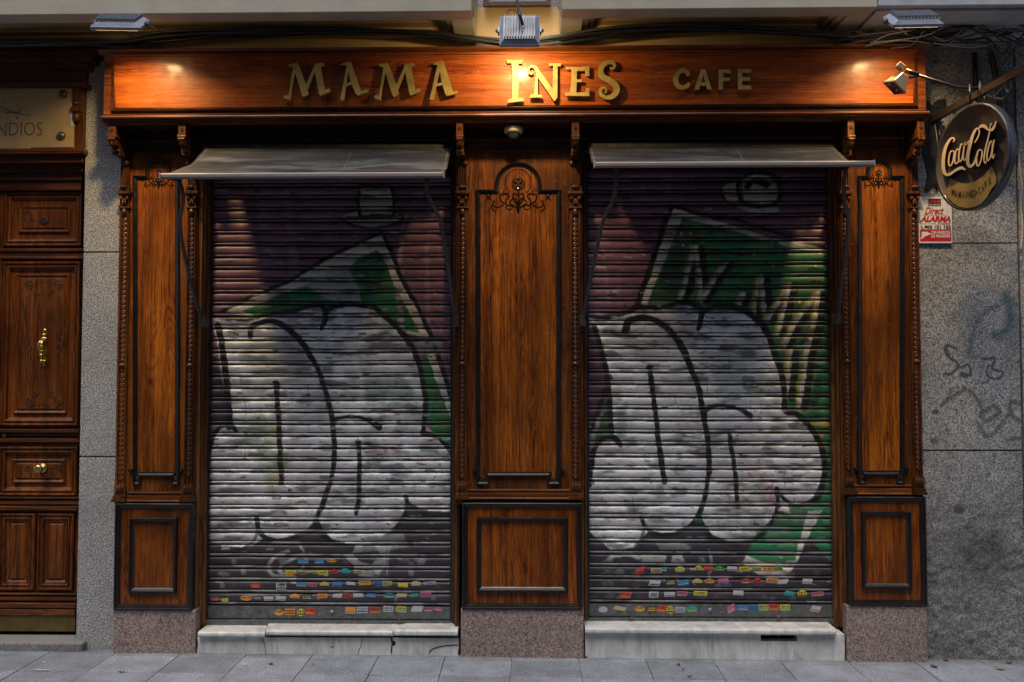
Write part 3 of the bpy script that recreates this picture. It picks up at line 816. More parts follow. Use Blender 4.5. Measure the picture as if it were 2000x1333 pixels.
def pilaster(lab, L, Rr, cL, cR, arch, base, plinth, ybot, ypan, mid):
    """L,Rr outer edges; cL,cR carved strips; arch=(cx, r, xa, xb); base box; plinth box (photo pixels)"""
    m = MB()
    z0 = P(mid, base[1] + 4, YP).z; z1 = sz - .12
    m.box(P(L, 600, YP).x, P(Rr, 600, YP).x, YP, 0.0, z0, z1)
    pil = m.build('pilaster', W_FRAME, shop, bevel=0.003); pil['label'] = lab
    cx, r, xa, xb = arch
    # moulding outline, shouldered arch on top, stepped bottom
    Y = YP
    pts = []
    dx = (xb - xa)
    ft = .15 * dx
    bot = ypan
    pts += [(xa, bot), (xa + ft, bot), (xa + ft, bot - 17), (xb - ft, bot - 17), (xb - ft, bot), (xb, bot)]
    ysh = 372 if r > 30 else 345
    pts += [(xb, ysh)]
    pts += [(cx + r, ysh)]
    for k in range(13):
        an = math.pi * k / 12
        pts.append((cx + r * math.cos(an), ysh - 8 - r * math.sin(an)))
    pts += [(cx - r, ysh), (xa, ysh)]
    path = [XZ(x, y, Y) for x, y in pts]
    outer = [(p[0], p[1]) for p in path]
    m = MB(); m.prism(outer, [], Y - .003, Y + .01)
    m.build('panel', W_PANEL, shop).parent = pil
    m = MB(); m.sweep(path, [(-.004, 0), (-.003, .014), (.003, .021), (.006, .014), (.014, .010), (.015, .006), (.023, .005), (.025, .0)], Y - .001)
    for s, x in ((-1, xa), (1, xb)):
        q = P(x + s * 5, bot - 26, Y)
        m.box(q.x - .012, q.x + .012, Y - .024, Y, q.z - .004, q.z + .012)
        # small rosette squares in the stepped corners
    m.build('panel_moulding', M_BLACK, shop).parent = pil
    m = MB()
    for s in (-1, 1):
        rx = (xa + ft * .55) if s < 0 else (xb - ft * .55)
        q = P(rx, bot - 10, Y)
        for k in range(6):
            an = k * math.pi / 3; m.blob((q.x + math.cos(an) * .010, Y - .004, q.z + .004 + math.sin(an) * .010), .006, .005, .006, 6, 4)
        m.blob((q.x, Y - .006, q.z + .004), .005, .008, .005, 6, 4)
        m.build('rosette', W_CARVE, shop).parent = pil; m = MB()
    # carved ornament under the arch
    k_ = r / 45.0; oy = ysh
    Yc = Y - .003
    def S(pts, rr=1.0): stroke3(m, [(cx + x * k_, oy + y * k_) for x, y in pts], Yc, 1.35 * rr * (0.6 + .4 * k_), mirror=cx)
    an_pts = [(25 * math.cos(R(a)), -14 + 27 * -math.sin(R(a))) for a in range(-35, 91, 15)]
    S(an_pts, .6)
    S([(16, 2), (20, 8), (28, 6), (27, -1)], .8)
    S([(0, 2), (-0.1, 45)], 1.0)
    S([(2, 10), (8, 6), (11, 14), (4, 18), (2, 30), (1, 42)], 1.0)
    S([(2, 30), (10, 18), (16, 24), (11, 34)], 1.0)
    S([(4, 34), (14, 28), (22, 30), (24, 20), (18, 12), (24, 6), (30, 10)], 1.0)
    S([(12, 36), (20, 38), (24, 32)], 0.8)
    S([(26, 26), (34, 20), (36, 10), (30, 8)], 1.0)
    S([(28, 28), (40, 34), (50, 28), (46, 20), (52, 34), (44, 42)], 0.9)
    for s in (-1, 1):
        for a in (45, 135):
            q0 = (cx + s * 58 * k_ - 11 * k_ * math.cos(R(a)), oy + 14 * k_ - 11 * k_ * math.sin(R(a))); q1 = (cx + s * 58 * k_ + 11 * k_ * math.cos(R(a)), oy + 14 * k_ + 11 * k_ * math.sin(R(a)))
            m.tube([P(q0[0], q0[1], Yc), P((q0[0] + q1[0]) / 2, (q0[1] + q1[1]) / 2, Yc), P(q1[0], q1[1], Yc)], [.0006, .0055 * k_ + .001, .0006], 6, flat=.6)
    m.build('carved_ornament', M_INCISE, shop).parent = pil; m = MB()
    q = P(cx, oy - 13 * k_, Yc)
    m.lathe([(.038 * k_, 0), (.041 * k_, .004), (.036 * k_, .006), (.03 * k_, .001), (0, .001)], Matrix.Translation(q) @ Matrix.Rotation(R(90), 4, 'X'), 20)
    for a, b in ((-.4, .3), (.4, .3), (0, -.1), (-.35, -.5), (.35, -.5)):
        m.blob((q.x + a * .032 * k_, q.y - .003, q.z + b * .032 * k_), .011 * k_, .008, .012 * k_, 7, 4)
    m.build('rosette', W_CARVE, shop).parent = pil
    # shelf moulding between panel and base
    m = MB()
    zb_ = P(mid, ybot, YB).z
    X0, X1 = P(cL[1] + 1, ybot, YP).x, P(cR[0] - 1, ybot, YP).x
    m.extx([(YP + .01, P(mid, ybot - 20, YP).z), (YP - .014, P(mid, ybot - 20, YP).z), (YP - .018, P(mid, ybot - 17, YP).z), (YP - .008, P(mid, ybot - 13, YP).z),
            (YP - .022, P(mid, ybot - 11, YP).z), (YP - .022, P(mid, ybot - 4, YP).z), (YP - .03, P(mid, ybot - 2, YP).z), (YP - .03, zb_), (YP + .01, zb_)], X0, X1)
    m.build('shelf_moulding', W_TRIMX, shop).parent = pil
    for s, (a, b) in ((-1, cL), (1, cR)): colonette(pil, a, b, 347, ybot, s)
    # base panel
    bx0, by0, bx1, by1 = base
    m = MB()
    X0, X1 = P(bx0, (by0 + by1) / 2, YB).x, P(bx1, (by0 + by1) / 2, YB).x
    Z0, Z1 = P(mid, by1, YB).z, P(mid, by0, YB).z
    m.box(X0 + .006, X1 - .006, YB, 0.0, Z0 + .004, Z1 - .004)
    bp = m.build('base_panel', W_BASE, shop)
    m = MB()
    m.rect(X0, Z0, X1, Z1, [(0, -.05), (0, .014), (.005, .020), (.012, .020), (.015, .012), (.026, .009), (.028, .005), (.033, .004), (.034, 0)], YB - .001)
    iw = .26 * (bx1 - bx0) if (bx1 - bx0) < 180 else 37
    ins = 27 if (bx1 - bx0) < 180 else 28
    A = P(bx0 + ins, by1 - 34, YB); B = P(bx1 - ins - (3 if bx1 - bx0 < 180 else 0), by0 + 28, YB)
    m.rect(A.x, A.z, B.x, B.z, [(0, 0), (.001, .014), (.006, .022), (.012, .022), (.015, .013), (.022, .009), (.026, .004), (.030, 0)], YB - .001)
    m.build('raised_moulding', M_BLACK, shop).parent = bp
    # granite plinth
    gx0, gy0, gx1, gy1 = plinth
    m = MB(); Yg = YB - .010
    m.box(P(gx0, (gy0 + gy1) / 2, Yg).x, P(gx1, (gy0 + gy1) / 2, Yg).x, Yg, 0.0, -.1, P(mid, gy0, Yg).z)
    m.build('granite_plinth', M_PINK, shop, bevel=0.003)
    return pil
pilaster('narrow carved pilaster beside the wooden house door', 230, 385, (232, 250), (363, 382), (310, 24, 262, 350), (225, 983, 378, 1192), (222, 1192, 382, 1272), 980, 946, 305)
pilaster('wide carved pilaster between the two shutters', 890, 1138, (893, 913), (1113, 1135), (1012, 45, 931, 1094), (903, 982, 1137, 1190), (900, 1191, 1140, 1282), 975, 946, 1015)
pilaster('narrow carved pilaster beside the grey wall', 1640, 1797, (1644, 1662), (1779, 1797), (1716, 24, 1676, 1764), (1656, 970, 1808, 1183), (1654, 1184, 1811, 1290), 966, 944, 1720)
for xa, xb, lb in ((211, 226, 'leftmost corbel'), (348, 362, 'corbel above the left awning end'), (891, 904, 'corbel left of the dome camera'), (1117, 1131, 'corbel right of the dome camera'), (1656, 1669, 'corbel above the right awning end'), (1792, 1806, 'rightmost corbel')):
    corbel(xa, xb, lb)
# --- jambs beside the shutters
def jamb(edges, side, ytop=300, ybot=1238):
    m = MB()
    for (a, b, Y) in edges:
        m.box(P(a, 800, Y).x, P(b, 800, Y).x, Y, 0.16, PZ(ybot, Y), sz - .1)
        # bead on each fillet
        q = P((a + b) / 2, 800, Y)
        m.tube([(q.x, Y - .001, PZ(ybot, Y)), (q.x, Y - .001, sz - .1)], .006, 8)
    m.build('jamb', W_JAMB, shop, bevel=0.002)
jamb([(381, 390, -.02), (391, 397.5, .015), (399, 405.5, .055)], -1)
jamb([(885, 888.5, .055), (888.5, 897, .0)], 1, ybot=1226)
jamb([(1130, 1140, .0), (1141, 1145.5, .055)], -1, ybot=1226)
jamb([(1624, 1634, .055), (1636, 1643, .015), (1645, 1656, -.02)], 1, ybot=1222)
m = MB()
m.boxp(380, 285, 905, 340, .06, .18); m.boxp(1120, 285, 1660, 332, .06, .18)
m.build('header_board', W_DARKX, shop)
# ================================================================== ROLLER SHUTTERS
YS = 0.10
def shutter_material():
    t = NT("painted shutter slats")
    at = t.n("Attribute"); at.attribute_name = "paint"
    chip = t.noise(t.mapping((1, 1, 3.2)), 26, 6, 0.72)
    chipm = t.ramp(chip, [(0.615, 0.0), (0.64, 1.0)])
    scr = t.noise(t.mapping((0.25, 1, 2.5)), 60, 5, 0.7)
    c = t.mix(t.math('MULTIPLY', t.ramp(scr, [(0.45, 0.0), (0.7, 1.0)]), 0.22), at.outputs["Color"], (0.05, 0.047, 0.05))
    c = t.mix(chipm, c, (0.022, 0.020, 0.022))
    t.col(c)
    met = t.math('MULTIPLY', at.outputs["Alpha"], 0.85)
    t.l(met, t.b.inputs["Metallic"])
    t.rough(t.ramp(t.noise(t.mapping((.3, 1, 1)), 18, 5), [(0.3, 0.36), (0.7, 0.58)]))
    t.bump(t.math('ADD', t.noise(t.co, 50, 5), t.math('MULTIPLY', chipm, -1.0)), 0.25, 0.0012)
    return t.m
M_SHUT = shutter_material()
PITCH_S = 0.0762
SLAT = [(0.0, -.005), (.02, -.001), (.05, .0022), (.10, .0048), (.17, .0068), (.25, .0080), (.34, .0085), (.43, .0080), (.51, .0066), (.58, .0044), (.63, .0018), (.665, -.008),
        (.69, -.008), (.71, .002), (.745, .0052), (.80, .0062), (.86, .0050), (.91, .002), (.935, -.008), (.97, -.010)]
def paint_left(pa):
    PL = (0.17, 0.07, 0.125, 0); PD = (0.036, 0.030, 0.045, .1); BK = (0.008, 0.008, 0.009, 0)
    W = (0.60, 0.57, 0.52, 0.1); SV = (0.76, 0.77, 0.80, 0.32); GR = (0.018, 0.185, 0.065, 0); GD = (0.03, 0.085, 0.012, 0); GL = (0.05, 0.21, 0.09, 0)
    X, Y = pa.X, pa.Y; al = np.arange(len(X))
    pa._put(al, np.clip((fbm(X, Y, 60, 2) - .45) * 3, 0, 1), (0.10, 0.045, 0.095, 0), .7)
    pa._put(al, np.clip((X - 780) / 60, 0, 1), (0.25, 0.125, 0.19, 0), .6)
    pa._put(al, np.clip((Y - 930) / 60, 0, 1), PD, 1)
    for xs, a in ((508, .35), (557, .3), (600, .12), (628, .2), (522, .2)):
        for y in range(365, 560, 13): pa.ell(xs + (y - 365) * .08 + random.uniform(-3, 3), y, 7 + random.random() * 5, 6, (0.40, .34, .42, 0), a * random.uniform(.2, 1), 6)
    for y in range(480, 640, 12):
        pa.ell(783 + random.uniform(-2, 2), y, 4, 6, (.45, .4, .42, 0), .4, 4); pa.ell(833 + (y - 480) * .02, y, 5, 6, (.45, .38, .42, 0), .35, 5)
    pa.stroke([(820, 385), (795, 420), (782, 470), (780, 520)], 6, (.4, .35, .42, 0), .35, 6)
    # cup
    pa.poly([(665, 425), (700, 415), (745, 414), (782, 424), (785, 432), (760, 443), (720, 446), (680, 440)], (.45, .44, .42, 0), .9)
    pa.poly([(703, 368), (764, 368), (768, 400), (765, 424), (702, 424), (698, 400)], (.45, .44, .42, 0), .9)
    pa.stroke([(700, 366), (764, 366), (770, 395), (766, 426), (702, 426), (697, 396), (700, 366)], 6, BK, 1, smooth=False)
    pa.stroke([(663, 428), (690, 428), (720, 430), (755, 428), (786, 424)], 4, BK, .9); pa.stroke([(664, 431), (690, 444), (730, 450), (770, 441), (787, 428)], 4, BK, .9)
    pa.stroke([(712, 376), (735, 372), (752, 376)], 3, BK, .7)
    # green triangle with white border
    pa.poly([(742, 462), (432, 613), (560, 640), (760, 650), (838, 665), (800, 570)], W, 1)
    pa.poly([(735, 492), (660, 540), (560, 575), (470, 612), (560, 640), (822, 655), (770, 530)], GR, 1)
    pa.poly([(735, 492), (700, 505), (680, 530), (720, 600), (800, 640), (822, 655), (770, 530)], GR, 1)
    pa.poly([(735, 492), (715, 505), (740, 520), (760, 510)], GD, .7, 4); pa.poly([(720, 560), (760, 545), (770, 570), (740, 580)], GD, .5, 5)
    pa.poly([(500, 600), (560, 570), (572, 600), (520, 615)], GD, .8, 6)
    pa.poly([(670, 525), (640, 535), (600, 565), (640, 590), (705, 595), (695, 555), (680, 530)], (.40, .40, .41, 0), .85, 5)
    pa.poly([(742, 462), (760, 500), (800, 580), (838, 665), (822, 660), (785, 590), (738, 490)], W, 1)
    pa.stroke([(432, 614), (500, 578), (560, 555), (640, 505), (700, 478), (744, 456)], [6, 8, 6, 7, 5, 5], BK)
    pa.stroke([(744, 456), (765, 500), (785, 550), (815, 605), (850, 680)], [5, 8, 8, 7, 8], BK)
    for y in range(560, 650, 14): pa.ell(775 + (y - 560) * .12, y, 6, 5, (.5, .38, .44, 0), .8, 3)
    pa.poly([(828, 700), (850, 700), (885, 810), (885, 900), (840, 840), (826, 760)], GR, 1)
    pa.poly([(845, 740), (870, 800), (880, 860), (850, 830)], (0.05, .17, .02, 0), .8, 5)
    pa.stroke([(842, 702), (856, 740), (884, 812)], 13, W); pa.stroke([(856, 700), (868, 740), (888, 800)], 8, BK)
    pa.ell(832, 682, 34, 14, (.30, .38, .46, 0), .9, 2, .1, tex=.5); pa.stroke([(806, 668), (850, 664), (872, 676)], 4, BK, .8)
    for a, b in ((812, 668), (835, 672), (850, 684)): pa.ell(a, b, 6, 5, (.03, .05, .08, 0), .9)
    # silver bubble letters
    bub = [(412, 626), (445, 633), (485, 624), (520, 622), (570, 613), (615, 602), (634, 612), (655, 602), (692, 599), (735, 609), (765, 634), (795, 665), (818, 705), (832, 760), (832, 838), (858, 856), (880, 882), (890, 930), (890, 1000), (840, 1000), (797, 985), (789, 1016), (759, 1049), (720, 1067), (678, 1067), (645, 1055), (621, 1030), (588, 1046), (552, 1055), (520, 1052), (500, 1068), (440, 1070), (407, 1050), (405, 870), (430, 838), (446, 836), (440, 770), (428, 700)]
    pa.poly(bub, SV, 1, 2)
    pa._put(al, np.where((X < 444) & (Y > 700) & (Y < 835) & (X < 405 + (Y - 640) * .26), 1.0, 0.0), PD, .95)
    ib = np.clip((fbm(X, Y * 2, 70, 6) - .42) * 3.5, 0, 1) * (Y > 610) * (Y < 1070)
    pa._put(al, ib * (pa.C[:, 3] > .3), (.42, .415, .44, .35), .55)
    ib = np.clip((fbm(X, Y, 30, 16) - .55) * 5, 0, 1) * (pa.C[:, 3] > .3)
    pa._put(al, ib, (.20, .195, .21, .35), .5)
    ib = np.clip((fbm(X * .6, Y, 44, 91) - .52) * 5, 0, 1) * (pa.C[:, 3] > .3)
    pa._put(al, ib, (.36, .29, .36, .3), .4)
    ib = np.clip((fbm(X * .35, Y * 1.4, 16, 97) - .60) * 9, 0, 1) * (pa.C[:, 3] > .3)
    pa._put(al, ib, (.05, .048, .055, .2), .75)
    pa.poly([(480, 660), (540, 650), (600, 700), (600, 760), (520, 750), (470, 700)], (.35, .33, .27, .35), .45, 20)
    pa.poly([(470, 800), (545, 790), (590, 820), (580, 860), (540, 990), (508, 900), (480, 850)], (.12, .20, .06, .1), .55, 14, tex=.8)
    pa.poly([(530, 800), (548, 800), (552, 960), (525, 960)], (.40, .33, .08, .1), .5, 8, tex=.7)
    pa.poly([(505, 880), (580, 880), (570, 920), (505, 915)], (.05, .17, .06, .1), .6, 6, tex=.5)
    pa.poly([(710, 745), (780, 735), (812, 770), (800, 805), (715, 790)], (.06, .20, .10, .2), .55, 8, tex=.5)
    pa.poly([(820, 875), (860, 876), (856, 888), (822, 886)], (.04, .13, .05, .2), .8, 3)
    for a, b, r_ in ((731, 882, 7), (755, 884, 5), (712, 880, 4), (690, 741, 6), (780, 829, 6)): pa.ell(a, b, r_, 4, (.25, .03, .04, .1), .7, 2, tex=.5)
    B = BK
    pa.stroke([(424, 640), (433, 680), (441, 730), (447, 790), (449, 838)], 11, B, 1)
    pa.stroke([(410, 620), (440, 625), (480, 629), (516, 620), (570, 613), (600, 604), (620, 600), (634, 610), (636, 625), (627, 645)], [4, 5, 6, 7, 7, 8, 9, 9, 10, 8], B)
    pa.stroke([(634, 619), (654, 603), (690, 599), (731, 607), (759, 630), (792, 663), (812, 695), (824, 740), (832, 790), (830, 824), (826, 848)], [7, 8, 9, 9, 9, 10, 10, 9, 9, 9, 7], B)
    pa.stroke([(488, 662), (490, 645), (503, 636), (534, 632), (562, 646), (590, 674), (606, 700), (621, 725), (639, 779), (651, 830), (654, 875), (651, 929), (636, 977), (621, 1016), (621, 1034)], [9, 9, 9, 10, 10, 10, 9, 9, 9, 9, 9, 9, 9, 9, 12], B)
    pa.stroke([(540, 752), (543, 790), (546, 830), (549, 890), (553, 947)], 9, B); pa.ell(540, 752, 7, 4, B)
    pa.stroke([(651, 823), (678, 818), (714, 821), (741, 839)], [8, 6, 7, 12], B)
    pa.stroke([(701, 868), (703, 910), (704, 950), (699, 1007)], 8, B); pa.ell(700, 868, 7, 4, B)
    pa.stroke([(825, 849), (852, 856), (868, 870), (888, 895)], 8, B)
    pa.stroke([(462, 845), (455, 838), (440, 836), (425, 845), (414, 868), (408, 905)], 8, B)
    pa.stroke([(621, 1028), (600, 1042), (565, 1055), (535, 1055), (512, 1044), (504, 1016)], [13, 9, 8, 8, 8, 9], B); pa.stroke([(510, 1036), (498, 1062), (470, 1075)], 6, B, .8)
    pa.stroke([(621, 1028), (645, 1055), (678, 1067), (720, 1067), (759, 1049), (785, 1020), (796, 995), (795, 973)], [13, 9, 9, 9, 8, 7, 7, 8], B)
    pa.stroke([(798, 985), (815, 1000), (850, 1010), (888, 1008)], 7, B, .8)
    # pale marks at the foot
    L = (.34, .34, .34, .1)
    pa.stroke([(566, 1078), (540, 1090), (529, 1108), (540, 1125), (580, 1128)], 7, L, .9); pa.stroke([(595, 1084), (560, 1100), (550, 1115), (562, 1125)], 6, L, .8)
    pa.stroke([(590, 1068), (600, 1090), (595, 1110)], 5, L, .6)
    pa.poly([(672, 1085), (690, 1100), (705, 1125), (740, 1128), (758, 1105), (758, 1070), (735, 1065), (745, 1085), (730, 1105), (705, 1095), (690, 1080)], L, .9)
    pa.stroke([(762, 1070), (758, 1125)], 3, L, .8)
    for a, b, r_ in ((805, 1105, 6), (824, 1100, 8), (806, 1118, 6), (812, 1064, 4), (828, 1092, 7), (783, 1093, 3), (462, 1100, 5), (480, 1118, 5), (440, 1146, 5)): pa.ell(a, b, r_, r_ * 1.2, (.24, .24, .27, .1), .6, 2)
    pa.poly([(700, 1058), (790, 1040), (800, 1068), (760, 1075), (690, 1080)], (.34, .34, .35, .4), .7, 3, tex=.4)
def paint_right(pa):
    PL = (0.17, 0.07, 0.125, 0); PD = (0.036, 0.030, 0.045, .1); BK = (0.008, 0.008, 0.009, 0)
    W = (0.60, 0.57, 0.52, 0.1); SV = (0.76, 0.77, 0.80, 0.32); GR = (0.018, 0.18, 0.07, 0); GD = (0.018, 0.09, 0.03, 0); GL = (0.06, 0.22, 0.07, 0); YE = (.48, .34, .05, 0)
    X, Y = pa.X, pa.Y; al = np.arange(len(X))
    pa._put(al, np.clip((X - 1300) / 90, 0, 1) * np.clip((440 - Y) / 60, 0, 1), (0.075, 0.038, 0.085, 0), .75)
    pa._put(al, np.clip((Y - 930) / 60, 0, 1), PD, 1)
    for xs in (1258, 1308, 1333):
        for y in range(345, 405, 12): pa.ell(xs + random.uniform(-2, 2), y, 6, 5, (.35, .3, .4, 0), .3 * random.random(), 5)
    for y in range(500, 600, 13): pa.ell(1180 + (y - 500) * .1, y, 4, 8, (.4, .33, .37, 0), .25, 5); pa.ell(1210, y, 4, 6, (.4, .33, .37, 0), .2, 5)
    # cup
    pa.poly([(1412, 372), (1425, 362), (1450, 357), (1450, 397), (1425, 395), (1418, 385)], (.44, .43, .41, 0), .9)
    pa.poly([(1454, 352), (1480, 344), (1510, 346), (1526, 375), (1518, 398), (1480, 405), (1455, 395)], (.44, .43, .41, 0), .9)
    pa.poly([(1456, 368), (1474, 350), (1500, 352), (1514, 364), (1500, 372), (1478, 360), (1466, 376)], BK, 1, 2)
    pa.poly([(1435, 402), (1480, 410), (1524, 408), (1526, 416), (1500, 420), (1460, 415)], (.42, .41, .39, 0), .9)
    pa.stroke([(1448, 350), (1446, 375), (1452, 395), (1480, 406), (1515, 402), (1528, 380), (1525, 352), (1500, 340), (1470, 342), (1452, 352)], 6, BK)
    pa.stroke([(1412, 372), (1420, 395), (1440, 404)], 5, BK, .9)
    # green field
    pa.poly([(1318, 410), (1350, 418), (1420, 440), (1500, 465), (1620, 492), (1620, 1020), (1520, 1000), (1500, 700), (1440, 620), (1250, 604)], W, 1)
    pa.poly([(1335, 428), (1400, 444), (1480, 468), (1560, 490), (1625, 505), (1625, 1110), (1540, 1000), (1500, 700), (1440, 620), (1262, 606)], GR, 1)
    pa.poly([(1310, 500), (1340, 470), (1340, 560), (1290, 606), (1264, 604)], GD, .9, 8)
    pa._put(al, np.clip((fbm(X, Y * .8, 45, 29) - .5) * 5, 0, 1) * ((pa.C[:, 1] > .12) & (pa.C[:, 0] < .04)), GL, .7)
    pa.poly([(1300, 456), (1370, 456), (1366, 466), (1296, 466)], (.13, .02, .03, 0), .8, 4)
    pa.stroke([(1314, 408), (1300, 440), (1285, 490), (1266, 545), (1244, 604)], [6, 9, 9, 10, 10], BK)
    pa.stroke([(1322, 407), (1370, 420), (1440, 432), (1510, 455), (1560, 468), (1620, 488)], [6, 8, 8, 6, 8, 6], BK, .9)
    def spike(pts, w=10):
        pa.stroke([(x + 11, y + 3) for x, y in pts], w * 1.15, BK, .97, smooth=False)
        pa.stroke([(x - 6, y) for x, y in pts], w * .5, YE, .7, 3, smooth=False)
        pa.stroke(pts, w * .8, W, 1.0, 1, smooth=False, tex=.35)
    spike([(1330, 596), (1350, 520), (1360, 486)]); spike([(1362, 486), (1368, 530), (1372, 590)]); spike([(1372, 590), (1400, 545), (1420, 518)])
    spike([(1442, 606), (1455, 578)], 9); spike([(1470, 640), (1485, 545)]); spike([(1490, 545), (1496, 615)]); spike([(1500, 630), (1525, 590), (1545, 560)])
    spike([(1545, 560), (1520, 660)]); spike([(1532, 680), (1560, 625), (1600, 578)]); spike([(1600, 578), (1592, 640), (1575, 700), (1560, 800)], 11); spike([(1545, 690), (1535, 780)])
    pa._put(al, (np.clip((X - 1540) / 30, 0, 1) * np.clip((Y - 600) / 60, 0, 1) * np.clip((830 - Y) / 40, 0, 1)) * np.clip((fbm(X, Y, 18, 61) - .55) * 8, 0, 1), BK, .8)
    for a, b in ((1476, 504), (1512, 526), (1596, 527), (1564, 597), (1333, 460), (1318, 460), (1350, 460), (1317, 481), (1335, 482)):
        pa.ell(a, b, 5, 4, (.22, .03, .03, 0), .9, 1.5); pa.ell(a + 1, b - 1, 2.5, 2.5, (.6, .58, .55, 0), .9, 1)
    pa.stroke([(1572, 828), (1590, 830), (1622, 833)], 9, YE, .9, 3); pa.ell(1603, 853, 4, 4, (.5, .1, .08, 0))
    pa.poly([(1150, 870), (1195, 740), (1210, 740), (1200, 860), (1160, 880)], (.30, .30, .27, 0), .7, 4); pa.poly([(1160, 865), (1185, 795), (1195, 800), (1190, 858)], GD, 1, 4)
    pa.stroke([(1192, 740), (1170, 800), (1148, 850)], 10, BK, .9)
    bub = [(1147, 622), (1200, 619), (1245, 606), (1300, 606), (1340, 597), (1368, 608), (1400, 603), (1440, 607), (1475, 625), (1505, 665), (1525, 725), (1532, 810), (1562, 818), (1590, 845), (1607, 890), (1609, 940), (1595, 975), (1560, 990), (1524, 975), (1511, 1014), (1486, 1045), (1445, 1063), (1413, 1061), (1382, 1045), (1363, 1017), (1332, 1039), (1300, 1047), (1265, 1040), (1240, 1072), (1190, 1075), (1150, 1040), (1150, 920), (1160, 885), (1190, 858), (1196, 860), (1193, 800), (1175, 700), (1152, 640)]
    pa.poly(bub, SV, 1, 2)
    pa.poly([(1145, 640), (1160, 645), (1180, 720), (1192, 790), (1145, 850)], (.10, .045, .075, 0), .95, 3)
    pa.stroke([(1192, 740), (1170, 800), (1148, 850)], 9, BK, .9)
    ib = np.clip((fbm(X, Y * 2, 70, 66) - .42) * 3.5, 0, 1) * (pa.C[:, 3] > .3)
    pa._put(al, ib, (.42, .415, .44, .35), .55)
    ib = np.clip((fbm(X, Y, 30, 36) - .55) * 5, 0, 1) * (pa.C[:, 3] > .3)
    pa._put(al, ib, (.20, .195, .21, .35), .5)
    ib = np.clip((fbm(X * .6, Y, 44, 91) - .52) * 5, 0, 1) * (pa.C[:, 3] > .3)
    pa._put(al, ib, (.36, .29, .36, .3), .4)
    ib = np.clip((fbm(X * .35, Y * 1.4, 16, 97) - .60) * 9, 0, 1) * (pa.C[:, 3] > .3)
    pa._put(al, ib, (.05, .048, .055, .2), .75)
    pa.poly([(1390, 720), (1450, 700), (1500, 740), (1490, 790), (1400, 790), (1385, 750)], (.10, .22, .12, .3), .45, 14, tex=.6)
    pa.poly([(1205, 800), (1225, 790), (1222, 860), (1205, 860)], (.08, .2, .1, .3), .6, 8)
    pa.poly([(1390, 985), (1440, 1000), (1500, 990), (1490, 1035), (1440, 1055), (1400, 1040)], (.05, .16, .08, .2), .6, 6, tex=.5)
    pa.poly([(1400, 900), (1500, 920), (1500, 985), (1410, 975)], (.08, .18, .10, .3), .4, 10, tex=.8)
    pa.poly([(1160, 930), (1300, 940), (1290, 975), (1160, 960)], (.10, .2, .12, .3), .35, 10, tex=.8)
    for k in range(38):
        a, b = random.uniform(1400, 1515), random.uniform(925, 1040)
        pa.stroke([(a, b), (a + random.uniform(-14, 14), b + random.uniform(6, 18))], random.uniform(3, 6), (.33, .05, .09, .1), random.uniform(.25, .75), 3, tex=.6)
    pa.poly([(1475, 1040), (1520, 1005), (1570, 1000), (1596, 1012), (1548, 1095), (1490, 1098), (1455, 1085)], GR, 1, 3)
    pa.poly([(1455, 1085), (1490, 1098), (1548, 1095), (1575, 1000), (1602, 998), (1545, 1110), (1530, 1128), (1480, 1125), (1445, 1100)], W, .95)
    pa.poly([(1475, 1088), (1530, 1082), (1530, 1098), (1495, 1100)], GR, 1)
    B = BK
    pa.stroke([(1160, 642), (1172, 680), (1185, 730), (1190, 780), (1193, 830), (1193, 858)], 9, B)
    pa.stroke([(1147, 622), (1187, 623), (1224, 616), (1247, 604), (1290, 606), (1330, 596), (1352, 597), (1372, 608), (1372, 625), (1365, 648)], [7, 8, 9, 11, 7, 9, 10, 10, 11, 7], B)
    pa.stroke([(1373, 615), (1400, 602), (1440, 605), (1475, 625), (1500, 655), (1516, 700), (1527, 735), (1532, 774), (1533, 806), (1558, 815), (1584, 841), (1602, 878), (1609, 919), (1599, 964), (1580, 984), (1550, 990), (1525, 972)], [8, 9, 10, 11, 11, 11, 10, 10, 10, 10, 10, 10, 11, 11, 9, 7, 6], B)
    pa.stroke([(1222, 650), (1230, 632), (1260, 625), (1290, 635), (1320, 662), (1340, 698), (1355, 735), (1367, 770), (1375, 815), (1382, 869), (1384, 919), (1376, 970), (1363, 1008)], [14, 12, 10, 10, 11, 11, 10, 10, 10, 9, 9, 9, 9], B)
    pa.stroke([(1270, 723), (1274, 760), (1280, 810), (1287, 870), (1297, 945)], 9, B); pa.ell(1270, 722, 8, 4, B)
    pa.stroke([(1376, 806), (1395, 798), (1425, 798), (1450, 806), (1466, 816)], [10, 7, 6, 8, 10], B)
    pa.stroke([(1424, 854), (1430, 890), (1436, 940), (1439, 990)], 8, B)
    pa.stroke([(1212, 872), (1202, 862), (1190, 858), (1174, 863), (1160, 885), (1154, 915), (1150, 950)], 9, B)
    pa.stroke([(1363, 1012), (1345, 1032), (1310, 1045), (1275, 1043), (1258, 1030), (1251, 1012)], [13, 9, 8, 8, 7, 8], B); pa.stroke([(1258, 1034), (1252, 1055), (1238, 1072)], 6, B, .8)
    pa.stroke([(1363, 1014), (1382, 1045), (1413, 1061), (1445, 1063), (1486, 1045), (1508, 1016), (1518, 985), (1515, 958)], [13, 9, 9, 9, 8, 7, 7, 8], B); pa.ell(1363, 1020, 8, 6, (.01, .08, .04, 0))
    L = (.36, .36, .35, .1)
    pa.stroke([(1188, 1095), (1200, 1087), (1230, 1085), (1245, 1090)], 8, L, .85)
    pa.poly([(1240, 1090), (1255, 1084), (1300, 1084), (1296, 1100), (1255, 1102)], L, .9); pa.poly([(1312, 1088), (1330, 1083), (1336, 1096), (1334, 1102), (1308, 1102)], L, .9)
